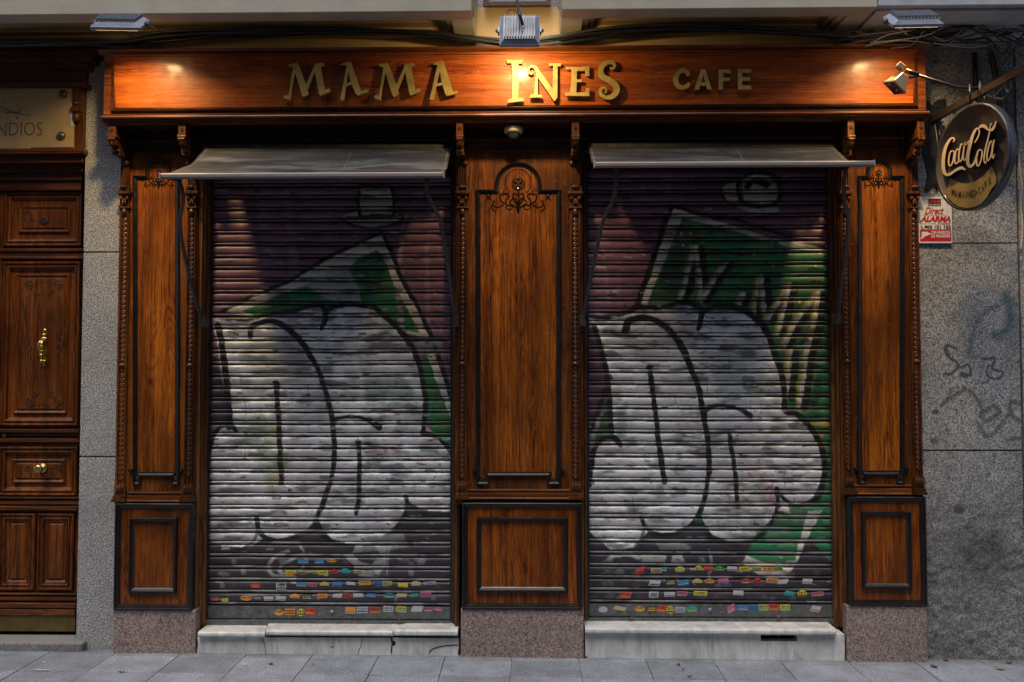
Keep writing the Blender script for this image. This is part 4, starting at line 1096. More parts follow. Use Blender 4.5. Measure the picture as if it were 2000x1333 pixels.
    pa.stroke([(1384, 1075), (1388, 1098), (1380, 1125)], 5, L, .6); pa.poly([(1230, 1125), (1330, 1122), (1320, 1135), (1240, 1135)], (.2, .2, .2, .1), .6, 4, tex=.5)
    pa.poly([(1280, 1062), (1330, 1058), (1350, 1070), (1330, 1082), (1290, 1080)], (.33, .33, .34, .3), .6, 4, tex=.3)

M_STK = [flat("sticker " + n, tuple(v * .8 + .01 for v in c), 0.45) for n, c in (('yellow', (.62, .52, .04)), ('orange', (.75, .30, .03)), ('red', (.60, .05, .03)), ('green', (.06, .38, .09)), ('teal', (.02, .33, .26)),
        ('blue', (.03, .20, .50)), ('white', (.48, .50, .54)), ('cream', (.50, .42, .24)), ('pink', (.50, .12, .22)), ('olive', (.42, .42, .12)), ('dark', (.02, .02, .03)))]
SC = dict(y=0, o=1, r=2, g=3, t=4, b=5, w=6, c=7, p=8, l=9, k=10)
STK_L = [  # x, y, w, h, shape (r rect, e ellipse, s slanted), ground, band, text, tilt
    (592,1097,24,9,'r','b','c','',0),(625,1097,19,9,'s','b','w','',3),(648,1096,20,8,'e','o','y','24 H',0),
    (568,1120,22,12,'r','y','r','91 877 30 10',0),(590,1120,19,9,'r','g','r','91 759 28 41',0),(609,1120,20,11,'r','l','k','917602298',0),(631,1120,21,11,'r','y','l','URGENTE',0),(653,1119,17,14,'e','r','k','24H',0),(676,1117,20,12,'e','t','b','',-4),(699,1119,18,10,'r','c','k','625397673',0),
    (499,1145,22,9,'e','r','o','',0),(549,1146,22,13,'r','w','k','917602298',0),(589,1143,20,11,'r','b','o','',0),(611,1143,19,9,'r','p','r','91 643',0),(634,1143,20,12,'e','l','k','',0),(660,1142,20,12,'r','b','k','',0),(685,1142,18,10,'r','w','k','',0),(713,1139,24,9,'r','o','y','CERRAJERO',-2),(737,1140,20,10,'r','b','k','24 H',0),(758,1140,19,11,'r','l','g','24 H',0),(786,1143,20,10,'r','y','',"",0),(813,1141,21,11,'e','c','w','',0),(839,1139,24,7,'r','w','k','CERRAJEROS',3),
    (421,1172,20,7,'e','p','r','',4),(440,1172,17,14,'e','l','y','',-8),(480,1169,21,10,'e','o','y','24 H',0),(502,1168,16,7,'r','k','w','LLAVES',0),(524,1169,20,9,'r','w','b','',0),(549,1169,20,9,'s','w','b','',-5),(575,1166,21,11,'e','o','t','',0),(600,1167,22,11,'r','k','w','911102145',0),(629,1166,21,12,'r','o','p','91 877 30 10',0),(658,1164,20,9,'s','w','c','',2),(678,1164,20,11,'s','r','k','REF',-6),(700,1164,19,11,'r','w','t','',3),(726,1163,19,8,'s','b','w','',-4),(760,1164,24,12,'e','t','w','CERRAJEROS',0),(785,1164,21,10,'s','c','','',0),(810,1163,19,8,'s','t','g','',5),(832,1162,21,11,'r','p','b','24 H',-2),
    (545,1197,20,12,'e','o','y','91 877',0),(567,1196,20,13,'r','o','k','917602298',0),(587,1196,17,17,'e','y','k','24 H',0),(606,1195,21,13,'s','r','o','61 739',-6),(685,1193,22,13,'r','o','t','',0),(708,1192,21,12,'r','w','k','91 643 07',0),(733,1192,21,13,'r','r','g','625397673',0),(758,1190,21,12,'r','w','t','24 H',-2),(783,1190,21,12,'r','y','t','24 H',-2),(814,1190,21,11,'s','w','','',-3),(836,1191,19,9,'e','p','w','24 H',4),(856,1190,18,9,'e','p','w','',-5)]
STK_R = [
    (1249,1115,18,12,'s','r','k','',20),(1282,1115,21,10,'r','c','k','917602298',0),(1298,1113,9,9,'r','t','w','',0),(1329,1113,20,13,'e','l','y','',0),(1364,1112,18,15,'e','y','k','24 H',0),(1384,1112,20,11,'r','r','k','',0),(1406,1111,22,12,'e','g','l','24 H',0),(1430,1111,21,9,'r','w','b','',0),(1455,1113,22,12,'r','y','l','URGENTE',0),(1477,1113,21,12,'r','l','k','917602298',0),(1500,1114,22,13,'r','o','p','91 877',0),(1520,1112,19,11,'r','g','r','91 759',0),
    (1278,1140,21,11,'s','w','k','',-4),(1311,1138,19,11,'r','k','w','917602298',0),(1335,1139,22,11,'r','b','w','',10),(1362,1137,21,13,'e','l','k','',0),(1385,1136,20,10,'e','o','c','24 H',0),(1413,1136,22,12,'r','p','b','',5),(1456,1136,22,12,'e','r','w','24 H',0),(1479,1136,18,15,'e','r','k','20',0),(1508,1135,24,11,'r','o','b','625397673',0),(1530,1137,20,10,'s','w','','',5),(1576,1136,20,10,'r','w','p','',-2),
    (1221,1163,21,12,'s','r','o','61 739',-3),(1277,1162,19,12,'r','w','','ABRE',0),(1307,1161,20,9,'r','w','b','',2),(1333,1161,22,12,'r','p','c','91 877 30 10',0),(1369,1161,25,12,'r','y','l','617392687',-2),(1442,1159,20,10,'r','w','','',0),(1542,1160,20,11,'s','t','b','',-15),(1567,1160,18,16,'e','y','k','24 H',0),(1596,1161,24,9,'r','p','y','625 392 597',4),
    (1178,1191,19,12,'e','w','','',0),(1211,1189,24,8,'s','c','','',-8),(1249,1190,19,12,'e','o','y','91 877',0),(1272,1190,19,12,'r','k','y','917602298',0),(1291,1190,19,14,'s','r','o','61 739',-5),(1309,1191,17,17,'e','y','k','24 H',0),(1328,1191,21,12,'r','w','k','91 643 07',0),(1351,1190,24,14,'e','t','o','',0),(1428,1189,17,14,'s','p','w','',25),(1452,1188,21,11,'r','b','o','',0),(1471,1187,19,13,'r','b','k','24 H',0),(1492,1187,19,12,'r','l','g','24 H',0),(1512,1187,20,13,'r','r','g','625397673',0),(1534,1187,20,12,'r','y','t','24 H',-1),(1594,1190,19,11,'s','w','r','',-5)]

def shutter(x0p, x1p, ytop, ybase, painter, label, stks, seed):
    """x0p..x1p clear opening in photo columns, ybase = photo row of the lowest slat edge"""
    Xa, Xb = P(x0p, 800, YS).x, P(x1p, 800, YS).x
    mid = (x0p + x1p) / 2
    zb = P(mid, ybase, YS).z; zt = P(mid, ytop, YS).z
    root = thing('roller_shutter', ((Xa + Xb) / 2, YS, P(mid, ybase + 40, YS).z), label, 'roller shutter', 'graffiti roller shutters of the café')
    n = int((zt - zb) / PITCH_S) + 1
    NX = 400
    xs = np.linspace(Xa, Xb, NX); zs = []; ys = []; gap = []
    for k in range(n - 1, -1, -1):
        top = zb + (k + 1) * PITCH_S
        sag = random.uniform(-.0012, .0012)
        for i, (f, h) in enumerate(SLAT):
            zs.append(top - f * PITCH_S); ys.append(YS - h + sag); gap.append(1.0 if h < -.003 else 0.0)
    zs = np.array(zs); ys = np.array(ys); gap = np.array(gap); nz = len(zs)
    gx, gzz = np.meshgrid(xs, zs); gy = np.repeat(ys[:, None], NX, 1)
    rr = np.random.default_rng(seed)
    # gentle dents along each slat
    fx = (gx - Xa) / (Xb - Xa)
    gy = gy + (fbm(gx.ravel() * 100, gzz.ravel() * 160, 9, seed, 3).reshape(gx.shape) - .5) * .005
    gzz2 = gzz + (fbm(gx.ravel() * 100, gzz.ravel() * 40, 30, seed + 5, 2).reshape(gx.shape) - .5) * .004
    # plane coordinates in photo units
    c00 = P(x0p, 340, YS); c01 = P(x0p, 1200, YS); c10 = P(x1p, 340, YS); c11 = P(x1p, 1200, YS)
    U = (gx - Xa) / (Xb - Xa); Vv = (gzz - c00.z) / (c01.z - c00.z)
    pX = (x0p + (x1p - x0p) * U).ravel(); pY = (340 + 860 * Vv).ravel()
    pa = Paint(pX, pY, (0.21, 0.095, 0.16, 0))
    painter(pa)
    gmask = (pa.C[:, 1] > 2.2 * pa.C[:, 0]) & (pa.C[:, 1] > .08)
    pa._put(np.arange(len(pX)), gmask * np.clip((fbm(pX, pY * 1.5, 34, seed + 31) - .48) * 5, 0, 1), (.05, .075, .04, 0), .5)
    pa._put(np.arange(len(pX)), gmask * np.clip((fbm(pX * .4, pY * 1.5, 12, seed + 37) - .58) * 8, 0, 1), (.18, .22, .17, 0), .5)
    for _ in range(9):      # thin paint drips
        ax = random.uniform(x0p + 60, x1p - 60); ay = random.uniform(640, 1000)
        pa.stroke([(ax, ay), (ax + 1, ay + random.uniform(10, 34))], 1.8, (.01, .01, .01, 0), .6, 1)
    for _ in range(420):    # nicks and scuffs
        ax = random.uniform(x0p, x1p); ay = random.uniform(345, 1180); l = random.uniform(2, 16)
        pa.stroke([(ax, ay), (ax + l, ay + random.uniform(-1.5, 1.5))], random.uniform(1.5, 4), random.choice([(.012, .011, .012, .1), (.012, .011, .012, .1), (.42, .40, .40, .2)]), random.uniform(.4, .95), 1, smooth=False)
    # old glue and torn sticker residue low down
    for _ in range(46):
        ax = random.uniform(x0p + 12, x1p - 12); ay = random.choice([1096, 1119, 1142, 1165, 1165]) + random.uniform(-4, 4)
        pa.ell(ax, ay, random.uniform(4, 12), random.uniform(3, 6), random.choice([(.22, .22, .24, .1), (.12, .115, .13, .1), (.30, .29, .28, .1), (.10, .09, .12, .1)]), random.uniform(.3, .8), 2, tex=.8)
    # unpainted slat joints, with the groove shade put into their near-black colour
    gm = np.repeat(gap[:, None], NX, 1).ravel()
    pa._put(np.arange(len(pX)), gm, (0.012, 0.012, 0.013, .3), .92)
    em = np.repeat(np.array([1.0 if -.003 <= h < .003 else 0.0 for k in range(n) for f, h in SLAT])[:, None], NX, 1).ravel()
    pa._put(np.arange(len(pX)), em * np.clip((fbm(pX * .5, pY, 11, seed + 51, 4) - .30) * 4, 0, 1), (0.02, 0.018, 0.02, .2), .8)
    sl = np.repeat(np.repeat(rr.uniform(.78, 1.08, n), len(SLAT))[:, None], NX, 1).ravel(); pa.C[:, :3] *= sl[:, None]
    # worn lips: paint rubbed off the narrow rib
    rib = np.repeat(np.array([1.0 if .69 <= f <= .86 else 0.0 for k in range(n) for f, h in SLAT])[:, None], NX, 1).ravel()
    low = np.clip((pY - 560) / 300, 0, 1)
    wearm = rib * np.clip((fbm(pX * .35, pY, 10, seed + 9, 4) - .46) * 7, 0, 1) 
    pa._put(np.arange(len(pX)), wearm, (0.05, 0.042, 0.042, .3), .8 * (1 - .55 * low))
    lw = rib * np.clip((pY - 900) / 120, 0, 1) * np.clip((fbm(pX * .3, pY, 12, seed + 19, 4) - .35) * 4, 0, 1)
    pa._put(np.arange(len(pX)), lw, (0.22, 0.22, 0.24, .4), .7)
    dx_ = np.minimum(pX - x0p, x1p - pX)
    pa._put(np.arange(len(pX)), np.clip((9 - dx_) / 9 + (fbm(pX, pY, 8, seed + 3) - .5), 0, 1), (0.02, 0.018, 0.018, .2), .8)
    o3 = root['_w']
    V = np.stack([gx.ravel() - o3[0], gy.ravel() - o3[1], gzz2.ravel() - o3[2]], 1)
    idx = np.arange(nz * NX).reshape(nz, NX)
    fs = np.stack([idx[:-1, :-1].ravel(), idx[1:, :-1].ravel(), idx[1:, 1:].ravel(), idx[:-1, 1:].ravel()], 1)
    me = bpy.data.meshes.new('slat_curtain')
    me.vertices.add(len(V)); me.vertices.foreach_set('co', V.ravel())
    me.loops.add(fs.size); me.loops.foreach_set('vertex_index', fs.ravel())
    me.polygons.add(len(fs)); me.polygons.foreach_set('loop_start', np.arange(len(fs)) * 4); me.polygons.foreach_set('loop_total', np.full(len(fs), 4))
    me.polygons.foreach_set('use_smooth', np.ones(len(fs), bool)); me.update(); me.validate()
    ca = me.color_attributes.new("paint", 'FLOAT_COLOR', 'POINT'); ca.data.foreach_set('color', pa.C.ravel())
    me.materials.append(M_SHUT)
    o = bpy.data.objects.new('slat_curtain', me); COL.objects.link(o); o.parent = root
    # bottom bar, lip, guide rails, lock
    m = MB(); Z = lambda y, Y=YS: P(mid, y, Y).z
    m.box(Xa, Xb, YS - .012, YS + .02, Z(ybase + 24), Z(ybase) - .001)
    m.box(Xa, Xb, YS - .004, YS + .02, Z(ybase + 29), Z(ybase + 24))
    m.box(Xa + .004, Xb - .004, YS - .035, YS + .01, Z(ybase + 39, YS - .035), Z(ybase + 29, YS - .035))
    bar = m.build('bottom_bar', M_STEEL, root, bevel=0.002)
    m = MB()
    for xx in (mid + 2,):
        q = P(xx, ybase + 12, YS - .012)
        m.lathe([(0, .012), (.008, .012), (.009, .004), (.013, .004), (.014, 0)], Matrix.Translation(q) @ Matrix.Rotation(R(90), 4, 'X'), 16)
        m.lathe([(0, .0125), (.003, .0125)], Matrix.Translation(q) @ Matrix.Rotation(R(90), 4, 'X'), 8)
    m.build('lock', M_FIN, root)
    m = MB()
    for dx in (-22, 22):
        for dy in (-6, 6):
            q = P(mid + dx, ybase + 12 + dy, YS - .012)
            m.lathe([(0, .004), (.004, .003), (.006, 0)], Matrix.Translation(q) @ Matrix.Rotation(R(90), 4, 'X'), 10)
            m.build('rivet', M_STEEL, root); m = MB()
    for fx_ in (.18, .78):
        q = P(x0p + (x1p - x0p) * fx_, ybase + 26, YS - .035)
        m.tube([q + Vector((.014, 0, .012)), q + Vector((0.006, -.014, .006)), q + Vector((-.012, -.012, -.012))], .0035, 6)
        m.build('hasp_pin', M_RUST, root); m = MB()
    for s, X in ((-1, Xa), (1, Xb)):
        a, b = (X - .012, X + .012) if s < 0 else (X - .012, X + .012)
        m.box(a, b, YS - .022, YS + .03, Z(ybase + 30), Z(ytop))
        m.build('guide_rail', M_IRON, root); m = MB()
    # stickers
    for (sx, sy, sw, sh, shp, gcol, band, txt, tilt) in stks:
        flatbar = sy > ybase
        Yk = YS - .0125 - .0012 if flatbar else YS - .0100
        tilt = tilt + random.uniform(-2.5, 2.5); sx += random.uniform(-1, 1); sy += random.uniform(-.6, .6)
        c = P(sx, sy, Yk); w = sw * random.uniform(.00285, .0033) / 2; h = sh * random.uniform(.0029, .0034) / 2
        if not flatbar: h *= .96
        T = Matrix.Rotation(R(-tilt), 3, 'Y')
        def curve(v):      # follow the bulge of the slat
            if flatbar: return Yk
            return Yk + 6.0 * (v - .002) ** 2
        m = MB()
        NV = 6
        def outline(u):   # half extents at row fraction u in -1..1
            if shp == 'e': return w * math.sqrt(max(.02, 1 - u * u * .98))
            return w
        slant = .35 * h if shp == 's' else 0
        rowsv = []; torn = random.random() > .3
        for i in range(NV + 1):
            u = -1 + 2 * i / NV
            hw = outline(u) ; zc_ = u * h; jit = random.uniform(-.0006, .0006) if torn else random.uniform(-.0035, .0035)
            rowsv.append([(-hw + slant * u + jit, zc_), (-hw * .33 + slant * u, zc_), (hw * .33 + slant * u, zc_), (hw + slant * u + jit, zc_)])
        vs = []
        for r_ in rowsv:
            for (a, b) in r_:
                q = T @ Vector((a, 0, b)); vs.append((c.x + q.x, curve(q.z), c.z + q.z))
        fs_ = []; mi_ = []
        for i in range(NV):
            for j in range(3): fs_.append((i * 4 + j, i * 4 + j + 1, (i + 1) * 4 + j + 1, (i + 1) * 4 + j))
        m.add(vs, fs_, True, 0)
        if band and band in SC:
            b_ = []
            for i in range(1, 3):
                for (a, b) in rowsv[i]:
                    q = T @ Vector((a * .9, 0, b * .9)); b_.append((c.x + q.x, curve(q.z) - .0006, c.z + q.z))
            m.add(b_, [(j, j + 1, 4 + j + 1, 4 + j) for j in range(3)], True, 1)
        if txt:
            vs_, f2, _, _ = text_geo(txt, bold=.02)
            hh = h * (.38 if band else .62); zo = h * .30 if band else 0
            tv = []
            for a, b in vs_:
                q = T @ Vector(((a - .5) * 1.55 * w, 0, (b - .5) * 2 * hh + zo)); tv.append((c.x + q.x, curve(q.z) - .0007, c.z + q.z))
            m.add(tv, f2, False, 2)
        dark = gcol not in 'k'
        mats = [M_STK[SC[gcol]], M_STK[SC[band]] if band in SC and band else M_STK[6], M_STK[10] if dark else M_STK[0]]
        m.build('sticker', mats, root, fix=False)
    return root
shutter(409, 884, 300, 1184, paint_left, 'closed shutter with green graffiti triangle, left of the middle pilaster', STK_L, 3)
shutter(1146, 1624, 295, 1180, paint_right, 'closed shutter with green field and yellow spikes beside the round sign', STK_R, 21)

# ================================================================== MARBLE STEPS
def step_left():
    root = thing('marble_step', (P(640, 1260, -.16).x, 0, 0), 'cracked white marble step under the left shutter', 'step', 'marble steps under the shutters')
    Yt = -.085
    xs = [385, 518, 768, 895]; dz = [0.0, 0.012, 0.006]
    m = MB()
    for k in range(3):
        a, b = P(xs[k], 1240, Yt).x + .003, P(xs[k + 1], 1240, Yt).x - .003
        z1 = P(640, (1236, 1232, 1230)[k], Yt).z; z0 = P(640, (1247, 1243, 1242)[k], Yt).z
        sk0 = .0 if k == 0 else (-.045 if k == 1 else .085); sk1 = (-.045, .085, 0)[k]
        # outline in plan (x,y), rounded nose
        for (ya, yb_, za, zb_) in ((Yt + .008, .10, z0, z1), (Yt, Yt + .0085, z0 + .008, z1 - .008)):
            pass
        prof = [(Yt + .006, z0), (Yt, z0 + .010), (Yt, z1 - .012), (Yt + .004, z1 - .004), (Yt + .014, z1)]
        n = len(prof); vs = []
        for (X, sk) in ((a, sk0), (b, sk1)):
            for (y, z) in prof: vs.append((X, y, z))
            vs.append((X + sk, .16, z1)); vs.append((X + sk, .16, z0))
        k7 = n + 2
        fs = [(i, (i + 1) % k7, k7 + (i + 1) % k7, k7 + i) for i in range(k7)] + [tuple(range(k7)), tuple(reversed(range(k7, 2 * k7)))]
        m.add(vs, fs)
    m.build('tread', M_MARBLE, root, bevel=0.003)
    m = MB(); Yr = -.055
    cr = [(384, 384), (511, 519), (707, 700), (763, 765), (895, 895)]
    for k in range(4):
        (a0, a1), (b0, b1) = cr[k], cr[k + 1]
        z1 = P(640, 1246, Yr).z; z0 = -.08
        pts = [(P(a1, 1274, Yr).x + .002, z0), (P(b1, 1274, Yr).x - .002, z0), (P(b1, 1274, Yr).x - .002, P(640, 1274, Yr).z), (P((b0 + b1) / 2 + 2, 1260, Yr).x - .002, P(640, 1260, Yr).z), (P(b0, 1246, Yr).x - .002, z1), (P(a0, 1246, Yr).x + .002, z1),
               (P((a0 + a1) / 2 + 2, 1260, Yr).x + .002, P(640, 1260, Yr).z), (P(a1, 1274, Yr).x + .002, P(640, 1274, Yr).z)]
        if k == 3:
            q = [(838, 1276), (848, 1268), (870, 1262), (896, 1261)]
        m.prism(pts, [], Yr + (.001 * k), 0.05)
    m.build('riser', M_MARBLE, root, bevel=0.0015)
    m = MB(); c0 = [(838, 1276), (843, 1269), (856, 1264), (875, 1261), (895, 1260)]
    m.tube([P(x, y, Yr + .001) for x, y in catmull(c0, 4)], .0028, 6); m.build('crack', M_DARK, root); m = MB()
    m.tube([P(x, y, Yr + .001) for x, y in catmull([(765, 1247), (766, 1256), (763, 1275)], 4)], .0028, 6)
    for (ex, ey, er) in ((769, 1257, .014),):
        q = P(ex, ey, Yr); m.blob((q.x, q.y + .008, q.z), er, .012, er * 1.2, 10, 5)
    m.build('crack', M_DARK, root); m = MB()
    q = P(648, 1264, Yr); m.blob((q.x, q.y + .001, q.z), .012, .003, .003, 8, 4)
    m.build('chip', M_DARK, root)
    m = MB(); m.box(P(384, 1260, -.04).x, P(895, 1260, -.04).x, -.04, .05, -.1, P(640, 1244, -.04).z)
    m.build('bedding', M_DARK, root)
def step_right():
    root = thing('marble_step', (P(1395, 1260, -.16).x, 0, 0), 'veined marble step with a broken air vent under the right shutter', 'step', 'marble steps under the shutters')
    Yt, Yr = -.090, -.055
    z1 = P(1390, 1228, Yt).z; z0 = P(1390, 1241, Yt).z
    m = MB()
    prof = [(Yt + .008, z0), (Yt, z0 + .012), (Yt, z1 - .014), (Yt + .006, z1 - .004), (Yt + .016, z1), (.16, z1), (.16, z0)]
    m.extx(prof, P(1143, 1235, Yt).x, P(1634, 1235, Yt).x)
    m.build('tread', M_MARBLE, root, bevel=0.003)
    m = MB()
    a, b = P(1143, 1260, Yr).x, P(1650, 1260, Yr).x; zt_ = z0 - .001
    v0, v1 = P(1486, 1245, Yr), P(1557, 1253, Yr)
    m.prism([(a, -.1), (b, -.1), (b, zt_), (v1.x, zt_), (v1.x, v1.z), (v0.x, v1.z), (v0.x, zt_), (a, zt_)], [], Yr, .06)
    m.build('riser', M_MARBLE, root, bevel=0.002)
    m = MB()
    m.box(v0.x - .01, v1.x + .01, -.0, .05, v1.z - .02, zt_)
    m.build('vent_hole', M_DARK, root)
    m = MB()
    m.box(v0.x, v1.x, Yr + .008, Yr + .012, v1.z, v1.z + .010)
    c = (v0.x + v1.x) / 2; m.box(c - .003, c + .001, Yr + .006, Yr + .014, v1.z + .0101, zt_ - .001)
    m.tube([(v0.x + .01, Yr + .01, v1.z + .012), (c, Yr + .015, v1.z + .006), (v1.x - .01, Yr + .01, v1.z + .014)], .002, 5)
    m.build('vent_grille', M_RUST, root)
step_left(); step_right()
# ================================================================== AWNINGS
def canopy_material():
    t = NT("dusty awning fabric")
    f = t.noise(t.mapping((0.28, 2.2, 2.2)), 4.5, 6, 0.6, 0.4)
    c = t.ramp(f, [(0.38, (0.010, 0.009, 0.009)), (0.5, (0.020, 0.021, 0.025)), (0.62, (0.085, 0.09, 0.105))])
    w = t.noise(t.co, 420, 2, 0.5)
    c = t.mix(0.3, c, t.mix(w, (0.01, 0.01, 0.012), (0.06, 0.063, 0.072)))
    bl = t.noise(t.mapping((0.5, 1, 1), (4, 2, 1)), 11, 5, 0.7)
    c = t.mix(t.ramp(bl, [(0.5, 0.0), (0.7, 0.8)]), c, (0.018, 0.017, 0.017))
    t.col(c); t.rough(t.ramp(f, [(0.35, 0.42), (0.7, 0.65)])); t.coat(0.05, 0.4); t.bump(w, 0.15, 0.001)
    return t.m
M_CANOPY = canopy_material()
def awning(fx0_, fx1_, fy, bx0, bx1, by, armL, armR, label, seed):
    Yf, Yb = -.62, -.13
    A, B = P(fx0_, fy, Yf), P(fx1_, fy, Yf); C, D = P(bx0, by, Yb), P(bx1, by, Yb)
    root = thing('awning', ((A.x + B.x) / 2, Yb, C.z), label, 'awning', 'folding awnings above the shutters')
    m = MB(); NU, NV = 90, 16; vs = []
    rr = random.Random(seed); ph = [rr.uniform(0, 6) for _ in range(6)]
    for j in range(NV + 1):
        v = j / NV
        for i in range(NU + 1):
            u = i / NU
            a = C.lerp(D, u); b = Vector((A.x + (B.x - A.x) * u, Yf + .012, (A.z + B.z) / 2 + .012)); p = a.lerp(b, v)
            sag = -math.sin(math.pi * v ** .8) * (.042 + .014 * math.sin(u * 5 + ph[0]) + .007 * math.sin(u * 13 + ph[1] + v * 3))
            wr = .007 * math.sin(v * 12 + 2.5 * math.sin(u * 5 + ph[2])) * math.sin(math.pi * v) + .003 * math.sin(u * 60 + v * 9 + ph[3]) * (1 - v) * v * 3
            vs.append((p.x, p.y, p.z + sag + wr))
    k = NU + 1
    m.add(vs, [(j * k + i, j * k + i + 1, (j + 1) * k + i + 1, (j + 1) * k + i) for j in range(NV) for i in range(NU)], True)
    can = m.build('canopy', M_CANOPY, root, fix=False)
    so = can.modifiers.new("thick", 'SOLIDIFY'); so.thickness = .0015
    m = MB()
    for uu in ((.60, .605), (.985, .99), (.01, .015)):
        q = [vs[j * k + min(NU, int(uu[0] * NU + .5))] for j in range(NV + 1)]
        m.tube([(a, b, c + .0015) for a, b, c in q], .0012, 5)
    m.build('seam', M_ALU, root)
    m = MB()
    zc = (A.z + B.z) / 2
    m.extx([(Yf + .014, zc + .016), (Yf - .010, zc + .014), (Yf - .016, zc + .006), (Yf - .016, zc - .010), (Yf - .010, zc - .016), (Yf + .014, zc - .016)], A.x + .004, B.x - .004)
    m.build('front_bar', M_ALU, root, bevel=0.002)
    for X, s in ((A.x, -1), (B.x, 1)):
        m = MB(); m.extx([(Yf + .016, zc + .018), (Yf - .018, zc + .016), (Yf - .018, zc - .018), (Yf + .016, zc - .018)], X - .004, X + .004)
        m.build('end_cap', M_LAMPG, root, bevel=0.001)
    m = MB(); m.tube([(C.x - .02, Yb + .03, C.z + .005), (D.x + .02, Yb + .03, D.z + .005)], .034, 14)
    m.build('roller', M_DARK, root)
    for arm in (armL, armR):
        m = MB(); pts = [P(*a) for a in arm]
        m.tube(catmull(pts, 5), .0115, 8)
        q = pts[-1]; m.box(q.x - .018, q.x + .018, q.y - .012, q.y + .06, q.z - .035, q.z + .03)
        q = pts[0]; m.box(q.x - .014, q.x + .014, q.y - .01, q.y + .02, q.z - .005, q.z + .022)
        m.build('arm', plain("dark grey arm metal", (.05, .048, .05), .35, .4, .3) , root, bevel=.001)
awning(314, 867, 343, 402, 880, 290, [(348,352,-.6),(356,372,-.58),(357,398,-.54),(351,440,-.44),(363,510,-.3),(380,580,-.16),(396,628,-.10)],
       [(834,352,-.6),(834,372,-.58),(842,395,-.55),(858,428,-.47),(872,500,-.33),(882,575,-.17),(889,628,-.09)], 'grey folding awning over the left shutter, its fabric wrinkled', 2)
awning(1161, 1706, 321, 1150, 1632, 288, [(1203,330,-.6),(1203,365,-.57),(1196,395,-.53),(1178,432,-.46),(1165,490,-.33),(1150,560,-.18),(1139,626,-.09)],
       [(1652,330,-.6),(1648,365,-.57),(1650,395,-.53),(1656,428,-.46),(1652,490,-.33),(1643,560,-.18),(1636,622,-.10)], 'grey folding awning over the right shutter, with a pale spot on its front bar', 5)

# ================================================================== FLOODLIGHTS (lit)
def floodlight(c, w, h, tilt, yaw, label, power, beam=60):
    root = thing('floodlight', tuple(c), label, 'floodlight', 'led floodlights above the fascia')
    M = Matrix.Translation(c) @ Matrix.Rotation(R(yaw), 4, 'Z') @ Matrix.Rotation(R(-tilt), 4, 'X')
    # local: lens looks along +y, back with fins towards -y
    m = MB()
    m.box(-w/2, w/2, -.010, .010, -h/2, h/2, M=M)
    def fr(s0, s1, y0, y1):
        a = [(-w/2*s0, y0, -h/2*s0), (w/2*s0, y0, -h/2*s0), (w/2*s0, y0, h/2*s0), (-w/2*s0, y0, h/2*s0)]
        b = [(-w/2*s1, y1, -h/2*s1), (w/2*s1, y1, -h/2*s1), (w/2*s1, y1, h/2*s1), (-w/2*s1, y1, h/2*s1)]
        m.add([M @ Vector(p) for p in a + b], [(0,1,5,4),(1,2,6,5),(2,3,7,6),(3,0,4,7),(4,5,6,7)])
    fr(.97, .80, -.010, -.030)
    m.build('housing', M_LAMPG, root, bevel=.003)
    m = MB(); nf = 12
    for i in range(nf):
        x = -w*.37 + i * w*.74 / (nf - 1)
        m.box(x - .0028, x + .0028, -.050, -.029, -h*.39, h*.36, M=M)
    m.box(-w*.385, w*.385, -.033, -.028, -h*.40, h*.37, M=M)
    m.build('cooling_fins', M_FIN, root, bevel=.0006)
    m = MB()
    for sx in (-1, 1):
        m.box(sx*(w/2+.006)-.004, sx*(w/2+.006)+.004, -.02, .012, -.02, .02, M=M)
        m.blob(M @ Vector((sx*(w/2+.012), -.006, 0)), .012, .012, .012, 8, 5)
        m.build('knob', M_STEEL, root); m = MB()
        for sz_ in (-1, 1):
            m.blob(M @ Vector((sx*w*.46, -.012, sz_*h*.44)), .006, .006, .006, 7, 4); m.build('screw', M_STEEL, root); m = MB()
    m = MB(); hb = (.10 if tilt < 45 else .05)
    q = [M @ Vector((-w*.46, -.006, .02)), None, None, M @ Vector((w*.46, -.006, .02))]
    up = Vector((0, .10 if tilt < 45 else .5, hb if tilt < 45 else .1))
    q[1] = q[0] + up; q[2] = q[3] + up
    m.tube([q[0], q[1], q[2], q[3]], .0035, 6)
    wallp = (q[1] + q[2]) / 2
    m.tube([wallp, Vector((wallp.x, -.42 if tilt < 45 else -.02, wallp.z + (.12 if tilt < 45 else .02)))], .006, 8)
    m.build('bracket', M_STEEL, root)
    m = MB(); m.box(-w*.42, w*.42, .0105, .014, -h*.40, h*.40, M=M)
    lm = flat("warm lit lens", (1.0, .60, .24), .4, 5.0)
    m.build('lens', lm, root)
    ld = bpy.data.lights.new('floodlight_beam', 'AREA'); ld.shape = 'RECTANGLE'; ld.size = w*.3; ld.size_y = h*.25
    ld.energy = power; ld.color = LAMP_COL; ld.spread = R(170 if tilt < 45 else 125)
    lo = bpy.data.objects.new('beam', ld); COL.objects.link(lo)
    d = Matrix.Rotation(R(yaw), 3, 'Z') @ Vector((0, math.cos(R(beam)), -math.sin(R(beam))))
    lo.rotation_euler = d.to_track_quat('-Z', 'Z').to_euler()
    lo.location = M @ Vector((0, .022, h*.12)) - Vector(root['_w']); lo.parent = root
    return root
cl = P(1015, 62, -.68)
floodlight(cl, .222, .215, 24, 0, 'grey floodlight above the gap in the ledge, its finned back facing the street', LAMP_W * 2.5, 48)
floodlight(P(236, 49, -.64), .275, .19, 56, 4, 'flat grey floodlight above the left end of the fascia', LAMP_W * 1.9, 70)
floodlight(P(1782, 43, -.64), .275, .19, 56, -2, 'flat grey floodlight over the tangled cables at the right end of the fascia', LAMP_W * 1.8, 70)

